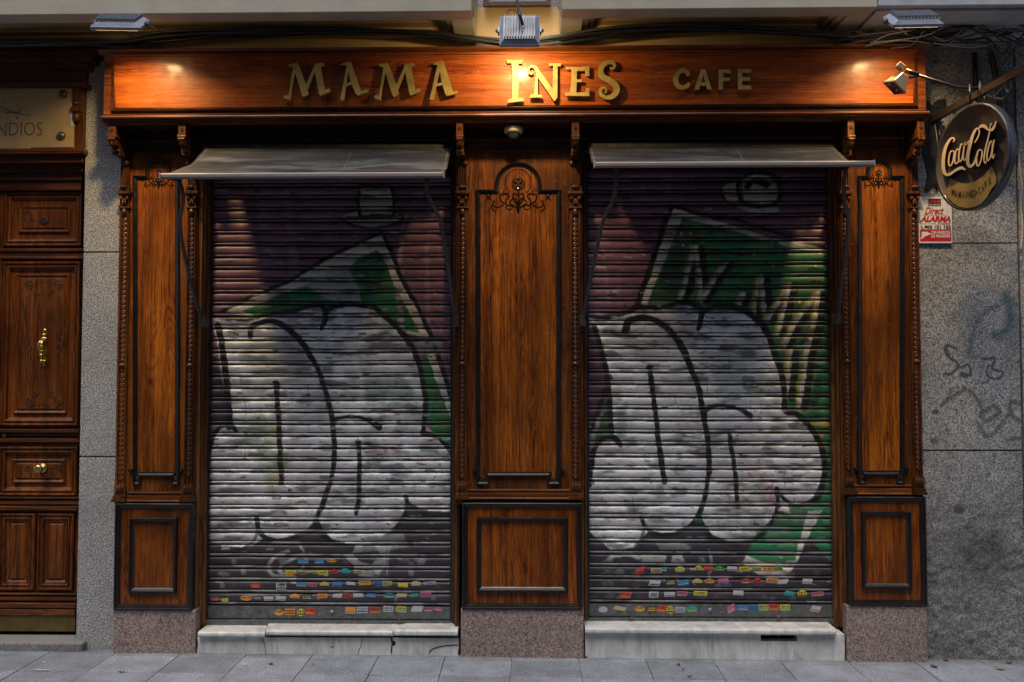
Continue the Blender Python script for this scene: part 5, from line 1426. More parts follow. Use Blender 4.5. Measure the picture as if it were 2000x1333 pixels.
# ================================================================== DOME CAMERA
Yd = -.15
c = P(1003, 250, Yd); c.z = sz - .002 - .0
root = thing('security_camera', tuple(P(1003, 250, Yd)), 'small cream dome security camera above the wide middle pilaster', 'security camera')
cc = P(1003, 258, Yd)
m = MB()
m.lathe([(0, .03), (.052, .03), (.058, .02), (.058, .004), (.054, -.006), (.046, -.012), (.042, -.012)], Matrix.Translation(cc), 28)
m.build('housing', plain("cream camera plastic", (.52, .45, .30), .4, 0, .08), root)
m = MB(); m.lathe([(.043, -.008), (.042, -.022), (.034, -.036), (.020, -.045), (0, -.048)], Matrix.Translation(cc), 24)
gl_ = NT("smoked dome glass"); gl_.col((.03, .03, .035)); gl_.rough(.08); gl_.coat(1, .03); m.build('dome', gl_.m, root)
m = MB(); m.box(cc.x - .03, cc.x + .03, Yd + .0, -.05, cc.z + .01, sz + .001); m.build('mount', M_DARK, root)

# ================================================================== HOUSE DOOR on the left
YD = .13
door = thing('house_door', (P(80, 1230, YD).x, YD, P(80, 1232, YD).z), 'old carved wooden house door with brass knocker and round knob', 'door')
def dz(y): return P(84, y, YD).z
def dx(x): return P(x, 740, YD).x
m = MB(); m.box(dx(-150), dx(164), YD, YD + .05, dz(1230), dz(300)); leaf = m.build('door_leaf', W_DOOR, door)
PR = [(0, 0), (0, .018), (.006, .026), (.014, .024), (.018, .014), (.026, .014), (.032, .022), (.040, .018), (.046, .004), (.052, 0)]
PR2 = [(0, 0), (0, .008), (.006, .014), (.012, .010), (.02, .004), (.024, 0)]
def dpanel(x0, y0, x1, y1, inner=22, deep=True):
    m = MB(); m.rect(dx(x0), dz(y1), dx(x1), dz(y0), PR if deep else PR[:], YD)
    i2 = inner
    m.rect(dx(x0 + i2), dz(y1 - i2), dx(x1 - i2), dz(y0 + i2), PR2, YD)
    a = i2 + 6; b = a + 4
    X0, X1, Z0, Z1 = dx(x0 + a), dx(x1 - a), dz(y1 - a), dz(y0 + a); e = .012
    m.add([(X0, YD, Z0), (X1, YD, Z0), (X1, YD, Z1), (X0, YD, Z1), (X0+e, YD-.012, Z0+e), (X1-e, YD-.012, Z0+e), (X1-e, YD-.012, Z1-e), (X0+e, YD-.012, Z1-e)],
          [(0,1,5,4),(1,2,6,5),(2,3,7,6),(3,0,4,7),(4,5,6,7)])
    return m.build('panel', W_DOOR, door)
p1 = dpanel(4, 376, 158, 482, 27); p2 = dpanel(4, 512, 157, 832, 24); p3 = dpanel(4, 872, 157, 968, 25)
p4 = dpanel(8, 1002, 78, 1152, 13); p5 = dpanel(82, 1002, 153, 1152, 13)
for x0 in (-150,):
    for (a, b) in ((376, 482), (512, 832), (872, 968), (1002, 1152)): dpanel(-150, a, -6, b, 22)
m = MB()
for (ya, yb_, h) in ((487, 493, .030), (493, 502, .018), (502, 507, .028), (838, 845, .034), (845, 852, .018), (856, 864, .034), (866, 870, .02), (970, 974, .032), (976, 985, .022), (988, 996, .034),
                     (1157, 1161, .03), (1164, 1172, .024), (1176, 1186, .034), (1188, 1200, .040)):
    m.box(dx(-150), dx(161), YD - h, YD + .001, dz(yb_), dz(ya))
m.build('rail', W_DOORX, door, bevel=.004)
m = MB(); m.box(dx(-9), dx(3), YD - .022, YD, dz(1156), dz(372)); m.box(dx(-4), dx(-2), YD - .028, YD, dz(1156), dz(372)); m.build('stile', W_DOOR, door, bevel=.003)
m = MB(); m.box(dx(-150), dx(160), YD - .030, YD, dz(1231), dz(1201))
for x in (28, 76, 112): m.blob((dx(x), YD - .031, dz(1224)), .005, .004, .005, 8, 4)
m.build('kick_plate', M_BRASSD, door, bevel=.003)
# carved ornament on the tall panel
M_DCARV = plain("dark door carving", (.030, .013, .006), .5)
def dstroke(m, pts, r=1.0):
    for s in (0, 1):
        q = [((2 * 85.5 - x) if s else x, y) for x, y in pts]
        m.tube([P(x, y, YD - .013) for x, y in (catmull(q, 4) if len(q) > 2 else q)], r * .0028, 5, flat=.6)
m = MB()
for sgn, y0 in ((1, 566), (-1, 777)):
    f = lambda pts: [(x, y0 + sgn * (y - 566)) for x, y in pts]
    dstroke(m, f([(85, 552), (70, 552), (70, 560)]), .6)
    dstroke(m, f([(56, 549), (50, 556), (56, 565), (64, 560), (64, 550), (56, 549)]), 1.2); dstroke(m, f([(62, 566), (70, 574), (66, 578)]), 1.3); dstroke(m, f([(66, 562), (74, 572), (76, 578)]), 1.0)
    for k in range(5):
        an = k * 1.257; dstroke(m, f([(57, 557), (57 + 6 * math.cos(an), 557 + 6 * math.sin(an))]), 1.1)
dstroke(m, [(52, 572), (51.5, 648), (56, 655)], .5); dstroke(m, [(52, 690), (51.5, 765)], .5)
for s in (1, -1):
    f = lambda pts: [(x, 671 + s * (y - 671)) for x, y in pts]
    dstroke(m, f([(60, 642), (54, 652), (60, 660), (54, 672)]), .8)
dstroke(m, [(48, 662), (52, 658), (57, 664), (52, 678), (47, 670), (48, 662)], 1.0)
o = m.build('ornament', M_DCARV, door); o.parent = p2
m = MB()
q = P(86, 431, YD - .013)
m.lathe([(.026, 0), (.028, .004), (.022, .006), (.016, .002), (0, .005)], Matrix.Translation(q) @ Matrix.Rotation(R(90), 4, 'X'), 16)
for k in range(6):
    an = k * math.pi / 3; m.blob((q.x + .014 * math.cos(an), q.y - .004, q.z + .014 * math.sin(an)), .008, .005, .008, 6, 4)
dstroke(m, [(52, 425), (48, 430), (54, 436), (58, 430), (62, 424)], 1.0); dstroke(m, [(60, 440), (52, 442)], .7); dstroke(m, [(66, 431), (76, 431)], .6)
o = m.build('ornament', M_DCARV, door); o.parent = p1
m = MB()
for s in (0, 6): dstroke(m, [(46 + s, 908), (54 + s / 2, 912), (48 + s, 917), (56, 921)], .8)
dstroke(m, [(62, 915), (74, 915)], .6)
o = m.build('ornament', M_DCARV, door); o.parent = p3
# brass knocker
kn = []
q = P(85, 680, YD - .03)
m = MB(); RX = Matrix.Rotation(R(90), 4, 'X')
m.box(q.x - .014, q.x + .014, YD - .02, YD - .012, q.z - .10, q.z + .11)
m.blob((q.x, YD - .02, q.z + .105), .014, .010, .022, 10, 6); m.blob((q.x, YD - .02, q.z - .10), .012, .010, .02, 10, 6)
for z, r_ in ((.085, .017), (.06, .024), (-.085, .018)): m.blob((q.x, YD - .026, q.z + z), r_, .016, r_ * .6, 12, 6)
k_ = m.build('knocker', M_BRASS, door)
m = MB()
m.tube([(q.x, YD - .045, q.z + .055), (q.x, YD - .055, q.z + .02), (q.x, YD - .056, q.z - .03), (q.x, YD - .045, q.z - .065)], [.009, .012, .011, .008], 10)
m.tube([(q.x - .008, YD - .03, q.z + .06), (q.x - .022, YD - .05, q.z + .03), (q.x - .02, YD - .05, q.z - .03), (q.x - .006, YD - .04, q.z - .075)], [.005, .006, .006, .005], 8)
for z in (.01, -.02, -.045): m.blob((q.x, YD - .055, q.z + z), .015, .013, .008, 10, 5)
m.blob((q.x, YD - .05, q.z - .085), .012, .014, .012, 10, 6)
m.build('handle', M_BRASS, door).parent = k_
q = P(82, 915, YD - .02)
m = MB()
m.lathe([(0, .0), (.030, .0), (.031, .006), (.026, .010), (.014, .012), (.012, .034), (.018, .040), (.0275, .046), (.029, .056), (.026, .066), (.016, .071), (0, .073)],
        Matrix.Translation((q.x, YD - .012, q.z)) @ RX, 28)
m.build('knob', plain("aged brass knob", (.40, .30, .14), .32, .9, .2, 30), door)
m = MB()
for x in (3, 15): m.box(dx(x) - .012, dx(x) + .012, YD - .026, YD - .016, dz(854), dz(847))
m.build('keyhole_plate', M_BRASSD, door, bevel=.002)

# surround
sur = thing('door_surround', (P(80, 1230, 0).x, .05, 0), 'dark wooden entablature and reveal framing the house door', 'door surround')
m = MB()
S_ = lambda y, Y: P(84, y, Y).z
for (ya, yb_, Y, xr) in ((88, 104, -.16, 184), (104, 118, -.12, 176), (118, 134, -.085, 170), (134, 160, -.05, 165), (160, 170, -.075, 167),
                         (290, 300, -.06, 165), (300, 318, -.02, 163), (318, 336, .03, 163), (336, 352, .06, 162), (352, 372, .08, 162)):
    m.box(P(-260, 200, Y).x, P(xr, 200, Y).x, Y, .2, S_(yb_, Y), S_(ya, Y) - .0005)
m.box(P(-260, 200, -.01).x, P(163, 200, -.01).x, -.01, .2, S_(300, -.01), S_(160, -.01))
m.build('entablature', W_DARKX, sur, bevel=.004)
m = MB()
for (ya, yb_, Y) in ((290, 296, -.064), (296, 301, -.04)):
    m.box(P(-260, 200, Y).x, P(165, 200, Y).x, Y, -.005, S_(yb_, Y), S_(ya, Y))
m.build('ledge_moulding', W_TRIMX, sur, bevel=.003)
m = MB(); Yc = -.03
X0, X1 = P(143, 200, Yc).x, P(164, 200, Yc).x
m.box(X0, X1, Yc, .05, S_(290, Yc), S_(160, Yc)); m.box(X0 + .01, X1 - .01, Yc - .03, Yc, S_(228, Yc), S_(172, Yc))
for k in range(3): m.box(X0 + .014 + k * .016, X0 + .022 + k * .016, Yc - .036, Yc - .02, S_(200, Yc), S_(175, Yc))
m.box(X0 + .004, X1 - .004, Yc - .04, Yc, S_(222, Yc), S_(212, Yc)); m.blob(((X0 + X1) / 2, Yc - .02, S_(232, Yc)), .024, .026, .030, 10, 6); m.blob(((X0 + X1) / 2, Yc - .02, S_(205, Yc)), .02, .026, .018, 10, 6)
m.build('carved_bracket', W_CARVE, sur, bevel=.0015)
m = MB()
m.box(P(161, 700, .02).x, P(164.5, 700, .02).x, .02, .2, S_(1230, .02), S_(300, .02)); m.build('reveal', W_FRAME, sur)

# door stone step
m = MB(); Yt = -.06
m.box(-4.5, P(161, 1250, Yt).x, Yt, .3, -.1, P(80, 1256, Yt).z)
m2 = MB()
tag(m.build('door_step', M_SILL, None, bevel=.012), 'worn grey stone step in front of the wooden house door', 'step')

# plaque
Yq = -.05
pl = thing('stone_plaque', tuple(P(70, 230, Yq)), 'weathered stone plaque with engraved letters and round bolts above the house door', 'plaque')
m = MB()
m.prism([XZ(-250, 291, Yq), XZ(60, 291, Yq), XZ(60, 289, Yq), XZ(142, 288, Yq), XZ(142, 246, Yq), XZ(138, 246, Yq), XZ(138, 205, Yq), XZ(142, 205, Yq), XZ(141, 166, Yq), XZ(103, 166, Yq), XZ(103, 170, Yq), XZ(-250, 172, Yq)], [], Yq, .0)
slab = m.build('slab', M_PLAQ, pl, bevel=.002)
m = MB(); m.prism([XZ(137.5, 246, Yq - .004), XZ(142.5, 246, Yq - .004), XZ(142.5, 205, Yq - .004), XZ(137.5, 205, Yq - .004)], [], Yq - .004, 0); m.build('repair_strip', M_CREAM, pl)
m = MB()
p0, p1_ = P(-74, 266, Yq - .001), P(83, 239, Yq - .001)
put_text(m, "INCENDIOS", p0.x, p1_.x, p0.z, p1_.z, Yq - .0015, bold=-.012)
# engraved outline look: shallow raised rims around each letter
for ln in ([(-8, 205), (20, 216), (40, 222)], [(-5, 214), (15, 221), (38, 218), (41, 213)], [(5, 196), (12, 202)], [(22, 219), (40, 223), (58, 226)], [(33, 226), (33, 232)], [(-30, 190), (0, 210), (30, 222)]):
    m.tube([P(x, y, Yq - .0005) for x, y in catmull(ln, 4)], .0018, 5)
m.blob(P(33, 231, Yq), .006, .003, .006, 8, 4); m.blob(P(17, 220, Yq), .009, .003, .007, 8, 4)
m.build('engraving', M_INK, pl)
for x, y in ((123, 185), (120, 266)):
    q = P(x, y, Yq); m = MB()
    m.lathe([(.0, .0), (.026, .0), (.027, .006), (.020, .014), (.012, .020), (0, .022)], Matrix.Translation(q) @ RX, 20); m.build('bolt', plain("dark bronze bolt", (.10, .08, .05), .35, .7), pl)

# ================================================================== ROUND HANGING SIGN AND ITS BRACKET
aS = R(12.5)
SC0 = Vector((2.474, -.60, CAM.z + (735 - 309) / F * 5.0))
U = Vector((math.sin(aS), -math.cos(aS), 0)); Vz = Vector((0, 0, 1)); N = Vector((-math.cos(aS), -math.sin(aS), 0))
# measured centre on the photo, refined by casting to the plane
def SP(px, py, off=0.0):
    o_ = SC0 + N * off
    d = CR @ Vector(((px - CX) / F, (CY - py) / F, -1.0)); t = (o_ - CAM).dot(N) / d.dot(N)
    return CAM + d * t
def z6(p): return (1700 + p[0] * .24, 180 + p[1] * .24)
sign = thing('hanging_sign', (SC0.x, SC0.y, SC0.z + .31), 'round dark brown sign with cream script lettering hanging from the iron bracket', 'sign')
MS = Matrix.Translation(SC0) @ Matrix(((U.x, 0, N.x, 0), (U.y, 0, N.y, 0), (0, 1, 0, 0), (0, 0, 0, 1)))
RS = .292
m = MB()
m.lathe([(0, -.02), (RS, -.02), (RS, .02), (RS - .006, .024), (RS - .012, .02), (RS - .012, .016), (0, .016)], MS, 64)
disc = m.build('disc', plain("dark brown sign face", (.026, .016, .012), .7, 0, .3, 12, .1, .2), sign)
m = MB(); m.lathe([(RS - .002, .0245), (RS + .002, .024), (RS + .003, .018), (RS + .003, -.022), (RS + .001, -.022)], MS, 64)
m.build('rim', plain("dark steel sign rim", (.07, .075, .09), .35, .4), sign)
m = MB()
def sconv(p, a):
    q = z6(p); return tuple(SP(q[0], q[1], a))
CREAM = plain("cream raised lettering", (.40, .30, .19), .5, 0, .08)
def ss(pts, a=.045): strip_prism(m, [(x, y, w * .82) for x, y, w in pts], sconv, a, .018, 4)
ss([(672,408,8),(684,385,16),(664,374,18),(638,400,24),(612,450,30),(596,520,34),(592,580,34),(596,635,34),(612,668,30),(640,672,26),(675,650,22),(710,628,26),(745,618,30),(776,636,8)])
ss([(668,478,12),(650,490,14),(638,540,15),(638,588,15),(652,600,13),(670,570,15),(680,520,15),(680,485,13),(668,478,12)], .046)
ss([(722,478,14),(708,462,12),(694,490,15),(686,540,16),(690,578,15),(704,580,13),(720,550,10)], .047)
ss([(752,430,12),(738,425,14),(724,480,16),(718,540,16),(726,566,15),(742,548,12),(756,480,12),(760,440,12)], .046); ss([(772,405,12),(760,470,16),(754,530,16),(764,556,13),(782,530,9)], .048)
ss([(776,432,16),(802,398,16)], .046)
ss([(846,415,8),(868,380,14),(886,335,14),(880,302,14),(862,300,18),(838,340,26),(815,410,32),(798,480,34),(790,540,34),(796,590,32),(814,606,28),(836,590,22),(852,560,18),(862,520,14)], .046)
ss([(880,300,10),(900,278,26),(930,280,34),(955,305,20),(985,310,24),(1008,280,22),(1024,236,8)], .049)
ss([(892,470,12),(876,482,15),(864,535,17),(866,592,16),(880,600,14),(898,560,15),(908,510,15),(906,478,13),(892,470,12)], .046)
ss([(990,262,10),(978,262,10),(968,330,12),(952,400,14),(932,480,15),(924,550,14),(934,580,12),(952,545,8)], .048)
ss([(992,408,12),(976,405,14),(958,460,16),(948,520,16),(954,560,15),(972,540,12),(988,480,12),(994,420,12)], .046); ss([(1008,388,12),(996,450,15),(990,510,15),(996,540,12),(1012,505,8)], .048)
m.build('script_lettering', CREAM, sign)
# name band
m = MB()
bandp = [(650,700),(690,722),(740,742),(790,745),(850,730),(910,690),(955,640),(988,600),(1024,700),(1022,745),(985,790),(950,855),(900,910),(850,935),(790,945),(720,935),(665,900),(630,860),(615,815),(632,770)]
tri = tessellate_polygon([[Vector((x, y, 0)) for x, y in bandp]])
V1 = [SP(*z6(p), .024) for p in bandp]; V2 = [SP(*z6(p), .016) for p in bandp]; nb = len(bandp)
m.add(V1, [tuple(t) for t in tri]); m.add(V1 + V2, [(i, (i + 1) % nb, nb + (i + 1) % nb, nb + i) for i in range(nb)])
band = m.build('name_band', plain("ochre name band", (.20, .135, .045), .45, 0, .1), sign)
m = MB()
vis = [("M",672,815,0),("A",697,828,0),("M",727,835,0),("A",757,838,0),("I",778,836,0),("N",800,832,-4),("E",824,828,-4),("S",846,822,-6),(".",864,812,0),("C",888,800,-22),("A",914,780,-26),("F",938,752,-30),("É",970,716,-32)]
for ch, x, y, rot in vis:
    if ch == ".":
        q = SP(*z6((x, y)), .0262); m.blob(q, .005, .005, .006, 8, 4); continue
    vs_, f2, w_, h_ = text_geo(ch, bold=.01)
    hh = 56 if ch != "É" else 66; ww = 20 if ch != "I" else 6
    if ch == "M": ww = 24
    tv = []
    for a, b in vs_:
        u_, v_ = (a - .5) * ww, -(b - .5) * hh
        # letters lean with the band
        cr_, sr_ = math.cos(R(rot * .6)), math.sin(R(rot * .6))
        tv.append(SP(*z6((x + u_ * cr_ - v_ * sr_ * .5, y + u_ * sr_ * 1.6 + v_ * cr_)), .0262))
    m.add(tv, f2)
m.build('lettering', flat("dark brown lettering", (.03, .015, .008)), sign).parent = band
m = MB()
for x in (.05,): m.tube([SC0 + Vz * .3 + U * -.02, SC0 + Vz * .42 + U * -.02], .006, 8); 
m.tube([SC0 + Vz * .3 + U * .06, SC0 + Vz * .41 + U * .06], .006, 8)
m.build('hanger', M_IRON, sign)

# bracket: wall plate, bar, scrolls
br = thing('iron_bracket', tuple(P(1826, 280, 0)), 'wrought iron bracket with a long square bar and scrolls beside the fascia end', 'sign bracket')
m = MB()
pts = [(1812,195),(1820,206),(1831,195),(1848,193),(1848,214),(1838,232),(1836,250),(1838,262),(1848,272),(1850,290),(1842,312),(1838,330),(1842,355),(1832,372),(1822,362),(1812,374),(1806,372),(1812,345),(1808,320),(1802,300),(1802,280),(1810,262),(1808,245),(1804,225)]
m.prism([XZ(x, y, -.012) for x, y in pts], [], -.012, .001)
for x, y in ((1829, 209), (1826, 356)):
    q = P(x, y, -.012); m.blob(q, .012, .012, .012, 10, 5)
m.build('wall_plate', M_IRON, br, bevel=.001)
aB = R(3.8); B0 = P(1822, 234, -.02); dB = Vector((math.sin(aB), -math.cos(aB), 0)); LB = .93
def BP(s, h, off=0): return B0 + dB * s + Vector((off, 0, h))
m = MB()
T = Matrix.Translation(B0) @ Matrix.Rotation(-aB, 4, 'Z').inverted()
m.box(-.016, .016, -LB, .0, -.02, .02, M=Matrix.Translation(B0) @ Matrix.Rotation(aB, 4, 'Z'))
m.build('bar', M_BROWNM, br, bevel=.002)
m = MB()
def scroll(s0, h0, r, turns, sgn, th=.006, start=0.0):
    pts = []
    for k in range(26):
        t = k / 25; an = start + sgn * turns * 2 * math.pi * t; rad = r * (1 - .78 * t)
        pts.append(BP(s0 + rad * math.cos(an), h0 + rad * math.sin(an)))
    m.tube(pts, th, 6)
scroll(.12, -.10, .055, 1.3, 1, start=R(90)); scroll(.06, -.26, .035, 1.2, -1, start=R(90)); scroll(.24, -.09, .06, 1.3, -1, start=R(90))
m.tube(catmull([BP(.02, -.03), BP(.05, -.16), BP(.04, -.30), BP(.01, -.42)], 5), .007, 6)
scroll(.47, -.055, .035, 1.2, 1, start=R(90)); scroll(.54, -.05, .032, 1.2, -1, start=R(90))
m.tube(catmull([BP(.56, -.02), BP(.66, -.07), BP(.74, -.10), BP(.80, -.08), BP(.83, -.02)], 5), .007, 6)
scroll(.80, -.055, .04, 1.2, 1, start=R(60))
m.tube([BP(.48, -.02), BP(.30, -.22), BP(.2, -.36)], .006, 6)
m.build('scroll', M_IRON, br)

# small lamp on an arm clipped to the bracket
sp = thing('spotlight', tuple(BP(.50, .03)), 'small beige spotlight on a thin arm before the fascia right end', 'spotlight')
h0 = BP(.52, .03)
Ys = -.62
m = MB()
m.tube([h0, P(1868, 171, -.60), P(1792, 147, Ys)], .0085, 8)
m.tube([h0 + Vector((0, 0, -.05)), h0 + Vector((0, 0, .02))], .012, 8)
a, b = P(1793, 146, Ys), P(1768, 138, Ys)
m.tube([a, b], .013, 8); m.tube([P(1792, 149, Ys), P(1776, 152, Ys)], .008, 8)
m.build('arm', M_BROWNM, sp)
q = P(1758, 155, Ys)
M = Matrix.Translation(q) @ Matrix.Rotation(R(34), 4, 'Y') @ Matrix.Rotation(R(24), 4, 'Z')
m = MB()
# tapering box housing, wide open mouth to the lower left
s0, s1, L = .022, .052, .085
a = [(-s0, -s0, .03), (s0, -s0, .03), (s0, s0, .03), (-s0, s0, .03)]; b = [(-s1, -s1 * .8, -.05), (s1, -s1 * .8, -.05), (s1, s1 * .8, -.05), (-s1, s1 * .8, -.05)]
m.add([M @ Vector(p) for p in a + b], [(0,1,2,3),(0,1,5,4),(1,2,6,5),(2,3,7,6),(3,0,4,7)])
m.box(-s1 - .003, s1 + .003, -s1 * .8 - .003, s1 * .8 + .003, -.062, -.048, M=M)
beige = plain("beige lamp enamel", (.34, .24, .15), .4, .1, .1)
m.build('housing', beige, sp, bevel=.004)
m = MB(); m.box(-s1 + .004, s1 - .004, -s1 * .7, s1 * .7, -.0645, -.0615, M=M); m.build('glass', gl_.m, sp)
m = MB(); m.box(-.055, -.012, -.02, .02, .032, .062, M=Matrix.Translation(q + Vector((-.0, 0, .012))) @ Matrix.Rotation(R(38), 4, 'Y')); m.build('ballast_box', beige, sp, bevel=.003)

# ================================================================== ALARM SIGN
Ya = -.018
al_ = thing('alarm_sign', tuple(P(1826, 430, Ya)), 'small white and red alarm notice on the granite below the round sign', 'sign')
ax0, ax1 = P(1793, 430, Ya).x, P(1859.5, 430, Ya).x; az1, az0 = P(1826, 385, Ya).z, P(1826, 475.5, Ya).z
AW, AH = ax1 - ax0, az1 - az0
m = MB(); m.box(ax0, ax1, Ya, -.001, az0, az1)
WHT = plain("white sign board", (.60, .59, .58), .45, 0, .06, 8, 0); REDM = flat("alarm red", (.42, .012, .03), .45); BLK = flat("sign black", (.012, .012, .014), .5)
m.build('board', WHT, al_, bevel=.0015)
def A_(u, v): return (ax0 + AW * u, az1 - AH * v)
def arect(m, u0, v0, u1, v1, d=.001, mi=0):
    a = A_(u0, v1); b = A_(u1, v0); m.add([(a[0], Ya - d, a[1]), (b[0], Ya - d, a[1]), (b[0], Ya - d, b[1]), (a[0], Ya - d, b[1])], [(0, 1, 2, 3)], mi=mi)
def atext(m, s, u0, v0, u1, v1, d=.002, mi=0, **kw):
    a = A_(u0, v1); b = A_(u1, v0); put_text(m, s, a[0], b[0], a[1], b[1], Ya - d, mi, **kw)
m = MB()
for (u0, v0, u1, v1) in ((.15, .04, .86, .044), (.15, .40, .86, .404), (.15, .04, .155, .40), (.855, .04, .86, .40)): arect(m, u0, v0, u1, v1, .0008, 1)
arect(m, .31, .045, .68, .20, .001, 1); arect(m, .05, .70, .97, .96, .001, 0)
for u in (.38, .495, .61):
    c_ = A_(u, .10); r_ = AW * .052
    m.add([(c_[0] + r_ * math.cos(t * .524), Ya - .0018, c_[1] + r_ * math.sin(t * .524)) for t in range(12)], [tuple(range(12))], mi=0)
atext(m, "SECURITAS", .33, .155, .66, .19, mi=2, bold=.01)
atext(m, "Direct", .20, .22, .76, .38, mi=0, bold=.02, shear=.4)
atext(m, "ALARMA", .06, .415, .95, .54, mi=0, bold=.05, shear=.3)
atext(m, "24 HORAS", .56, .55, .95, .60, mi=0, bold=.02, shear=.3); atext(m, "atención inmediata", .05, .565, .52, .585, mi=1)
atext(m, "902 121 122", .18, .615, .96, .685, mi=1, bold=.04)
atext(m, "CON GRABACION", .38, .735, .93, .80, mi=2, bold=.03); atext(m, "DE IMAGENES", .38, .81, .93, .88, mi=2, bold=.03)
c_ = [A_(u, v) for u, v in ((.07, .62), (.10, .615), (.105, .64), (.13, .675), (.16, .68), (.155, .69), (.12, .69), (.08, .655))]
m.add([(a, Ya - .0015, b) for a, b in c_], [tuple(range(8))], mi=1)
c_ = [A_(u, v) for u, v in ((.10, .755), (.28, .755), (.28, .775), (.35, .78), (.35, .815), (.28, .82), (.28, .835), (.20, .845), (.12, .90), (.07, .91), (.07, .88), (.10, .86))]
m.add([(a, Ya - .0022, b) for a, b in c_], [tuple(range(12))], mi=2)
m.build('print', [REDM, BLK, WHT], al_, fix=False)

# ================================================================== CABLES
def cable(pts, r, mat=None, label=None, group=None, jit=0.0, name='cable'):
    m = MB()
    c_ = catmull([tuple(P(*p)) for p in pts], 6)
    m.tube(c_, r, 6)
    o = m.build(name, mat or M_CABLE); tag(o, label, 'cable', group); return o
base = [(-30, 90), (60, 87), (150, 84), (230, 82), (310, 72), (400, 66), (520, 64), (640, 62), (760, 63), (850, 68), (930, 78), (1010, 83), (1080, 76), (1150, 67), (1230, 60), (1330, 57), (1440, 58), (1540, 64), (1640, 71), (1720, 76), (1800, 80)]
grpM = 'black cables running along the top of the fascia'
for k in range(15):
    oy = random.uniform(-9, 9); ph = random.uniform(0, 6); Yc0 = -.10 - .012 * k
    ps = []
    for i, (x, y) in enumerate(base):
        sp_ = 1.0 if x > 280 else .45
        ps.append((x + random.uniform(-8, 8), y + sp_ * (oy * (.7 + .5 * math.sin(i * .7 + ph)) + random.uniform(-2, 2)), Yc0 + random.uniform(-.01, .01)))
    cable(ps, random.choice([.004, .005, .0065, .009]), M_CABLE if k % 6 else M_CABLEG, 'black cable in the bundle running above the fascia', grpM)
tm = MB()
for x, y in ((585, 66), (660, 60), (860, 72), (880, 74), (1210, 58), (1455, 58), (1420, 52), (340, 70)):
    q = P(x, y, -.30); tm.box(q.x - .02, q.x + .02, q.y - .004, q.y + .004, q.z - .004, q.z + .003)
grpT = 'tangled wires at the top right corner'
tang = [
 ([(1650,80,-.2),(1760,62,-.25),(1860,40,-.2),(1930,30,-.15),(2010,24,-.1)], .006), ([(1830,33,-.1),(1900,30,-.12),(1960,32,-.1),(2010,30,-.1)], .010),
 ([(1660,84,-.25),(1750,70,-.25),(1850,56,-.25),(1920,46,-.25),(1965,42,-.25),(2010,52,-.25)], .013), ([(1700,84,-.3),(1800,72,-.3),(1850,52,-.28),(1920,34,-.2),(1960,34,-.15),(2010,20,-.1)], .004),
 ([(1640,74,-.15),(1700,66,-.2),(1770,55,-.25)], .005), ([(1690,90,-.3),(1760,80,-.3),(1830,86,-.3),(1900,88,-.28),(2010,82,-.2)], .0028),
 ([(1830,92,-.3),(1880,99,-.3),(1940,98,-.28),(2010,85,-.2)], .0026), ([(1850,89,-.28),(1900,93,-.28),(1950,82,-.25),(1985,60,-.2),(1998,40,-.18)], .0035),
 ([(1800,55,-.3),(1830,62,-.3),(1880,78,-.3),(1925,84,-.28),(1940,98,-.25)], .003), ([(1850,57,-.28),(1900,58,-.28),(1925,75,-.26),(1942,100,-.2),(1955,160,-.12),(1965,240,-.1),(1975,262,-.08)], .006),
 ([(1940,92,-.1),(1948,130,-.06),(1960,190,-.05),(1970,260,-.05),(1972,300,-.05)], .012), ([(1932,96,-.1),(1940,130,-.07),(1955,210,-.07)], .015), ([(1948,84,-.15),(1975,68,-.15),(1990,40,-.12),(1998,10,-.12)], .005),
 ([(1938,90,-.15),(1955,70,-.15),(1975,52,-.15)], .004), ([(1945,88,-.15),(1962,72,-.15),(1985,58,-.15)], .004), ([(1971,50,-.1),(1970,75,-.1),(1985,110,-.1),(2005,130,-.1)], .0035),
 ([(1952,140,-.2),(1965,118,-.2),(1985,90,-.2),(2003,60,-.2)], .0025), ([(1955,130,-.15),(1975,130,-.15),(1992,140,-.15),(2005,150,-.15)], .0025), ([(1962,230,-.05),(1980,245,-.04),(1990,270,-.03),(1986,300,-.03),(1975,320,-.03)], .0025),
 ([(1690,92,-.25),(1730,70,-.3),(1780,60,-.3)], .004), ([(1705,90,-.25),(1770,88,-.3),(1840,84,-.3)], .003), ([(1740,95,-.25),(1780,88,-.28),(1805,60,-.3)], .0025),
 ([(1940,190,-.3),(1965,165,-.25),(2005,140,-.2)], .008), ([(1640,66,-.2),(1665,62,-.2),(1690,66,-.2),(1700,76,-.25),(1740,78,-.25)], .004), ([(1655,78,-.2),(1690,75,-.2),(1705,83,-.25)], .005),
 ([(1750,52,-.3),(1764,62,-.3),(1772,68,-.3)], .004), ([(1862,415,-.05),(1895,400,-.1),(1925,360,-.3),(1960,330,-.2)], .0022)]
for k in range(16):
    y0 = random.uniform(66, 92)
    tang.append(([(1620 + random.uniform(0, 60), y0 + random.uniform(-3, 3), -.1 - .012 * k), (1740, y0 - 6 + random.uniform(-8, 6), -.1 - .012 * k), (1850, 60 + random.uniform(-26, 22), -.1 - .01 * k), (1930, 50 + random.uniform(-22, 30), -.08 - .01 * k), (2012, 50 + random.uniform(-35, 45), -.06 - .01 * k)], random.choice([.003, .005, .008])))
for k in range(16):
    x0_ = random.uniform(1760, 1960); y0 = random.uniform(28, 80); x1_ = x0_ + random.uniform(50, 160)
    tang.append(([(x0_, y0, -.2), ((x0_ * 2 + x1_) / 3, y0 + random.uniform(-5, 30), -.26), ((x0_ + 2 * x1_) / 3, y0 + random.uniform(-10, 45), -.24), (x1_, y0 + random.uniform(-30, 40), -.15)], random.choice([.0024, .003, .0045])))
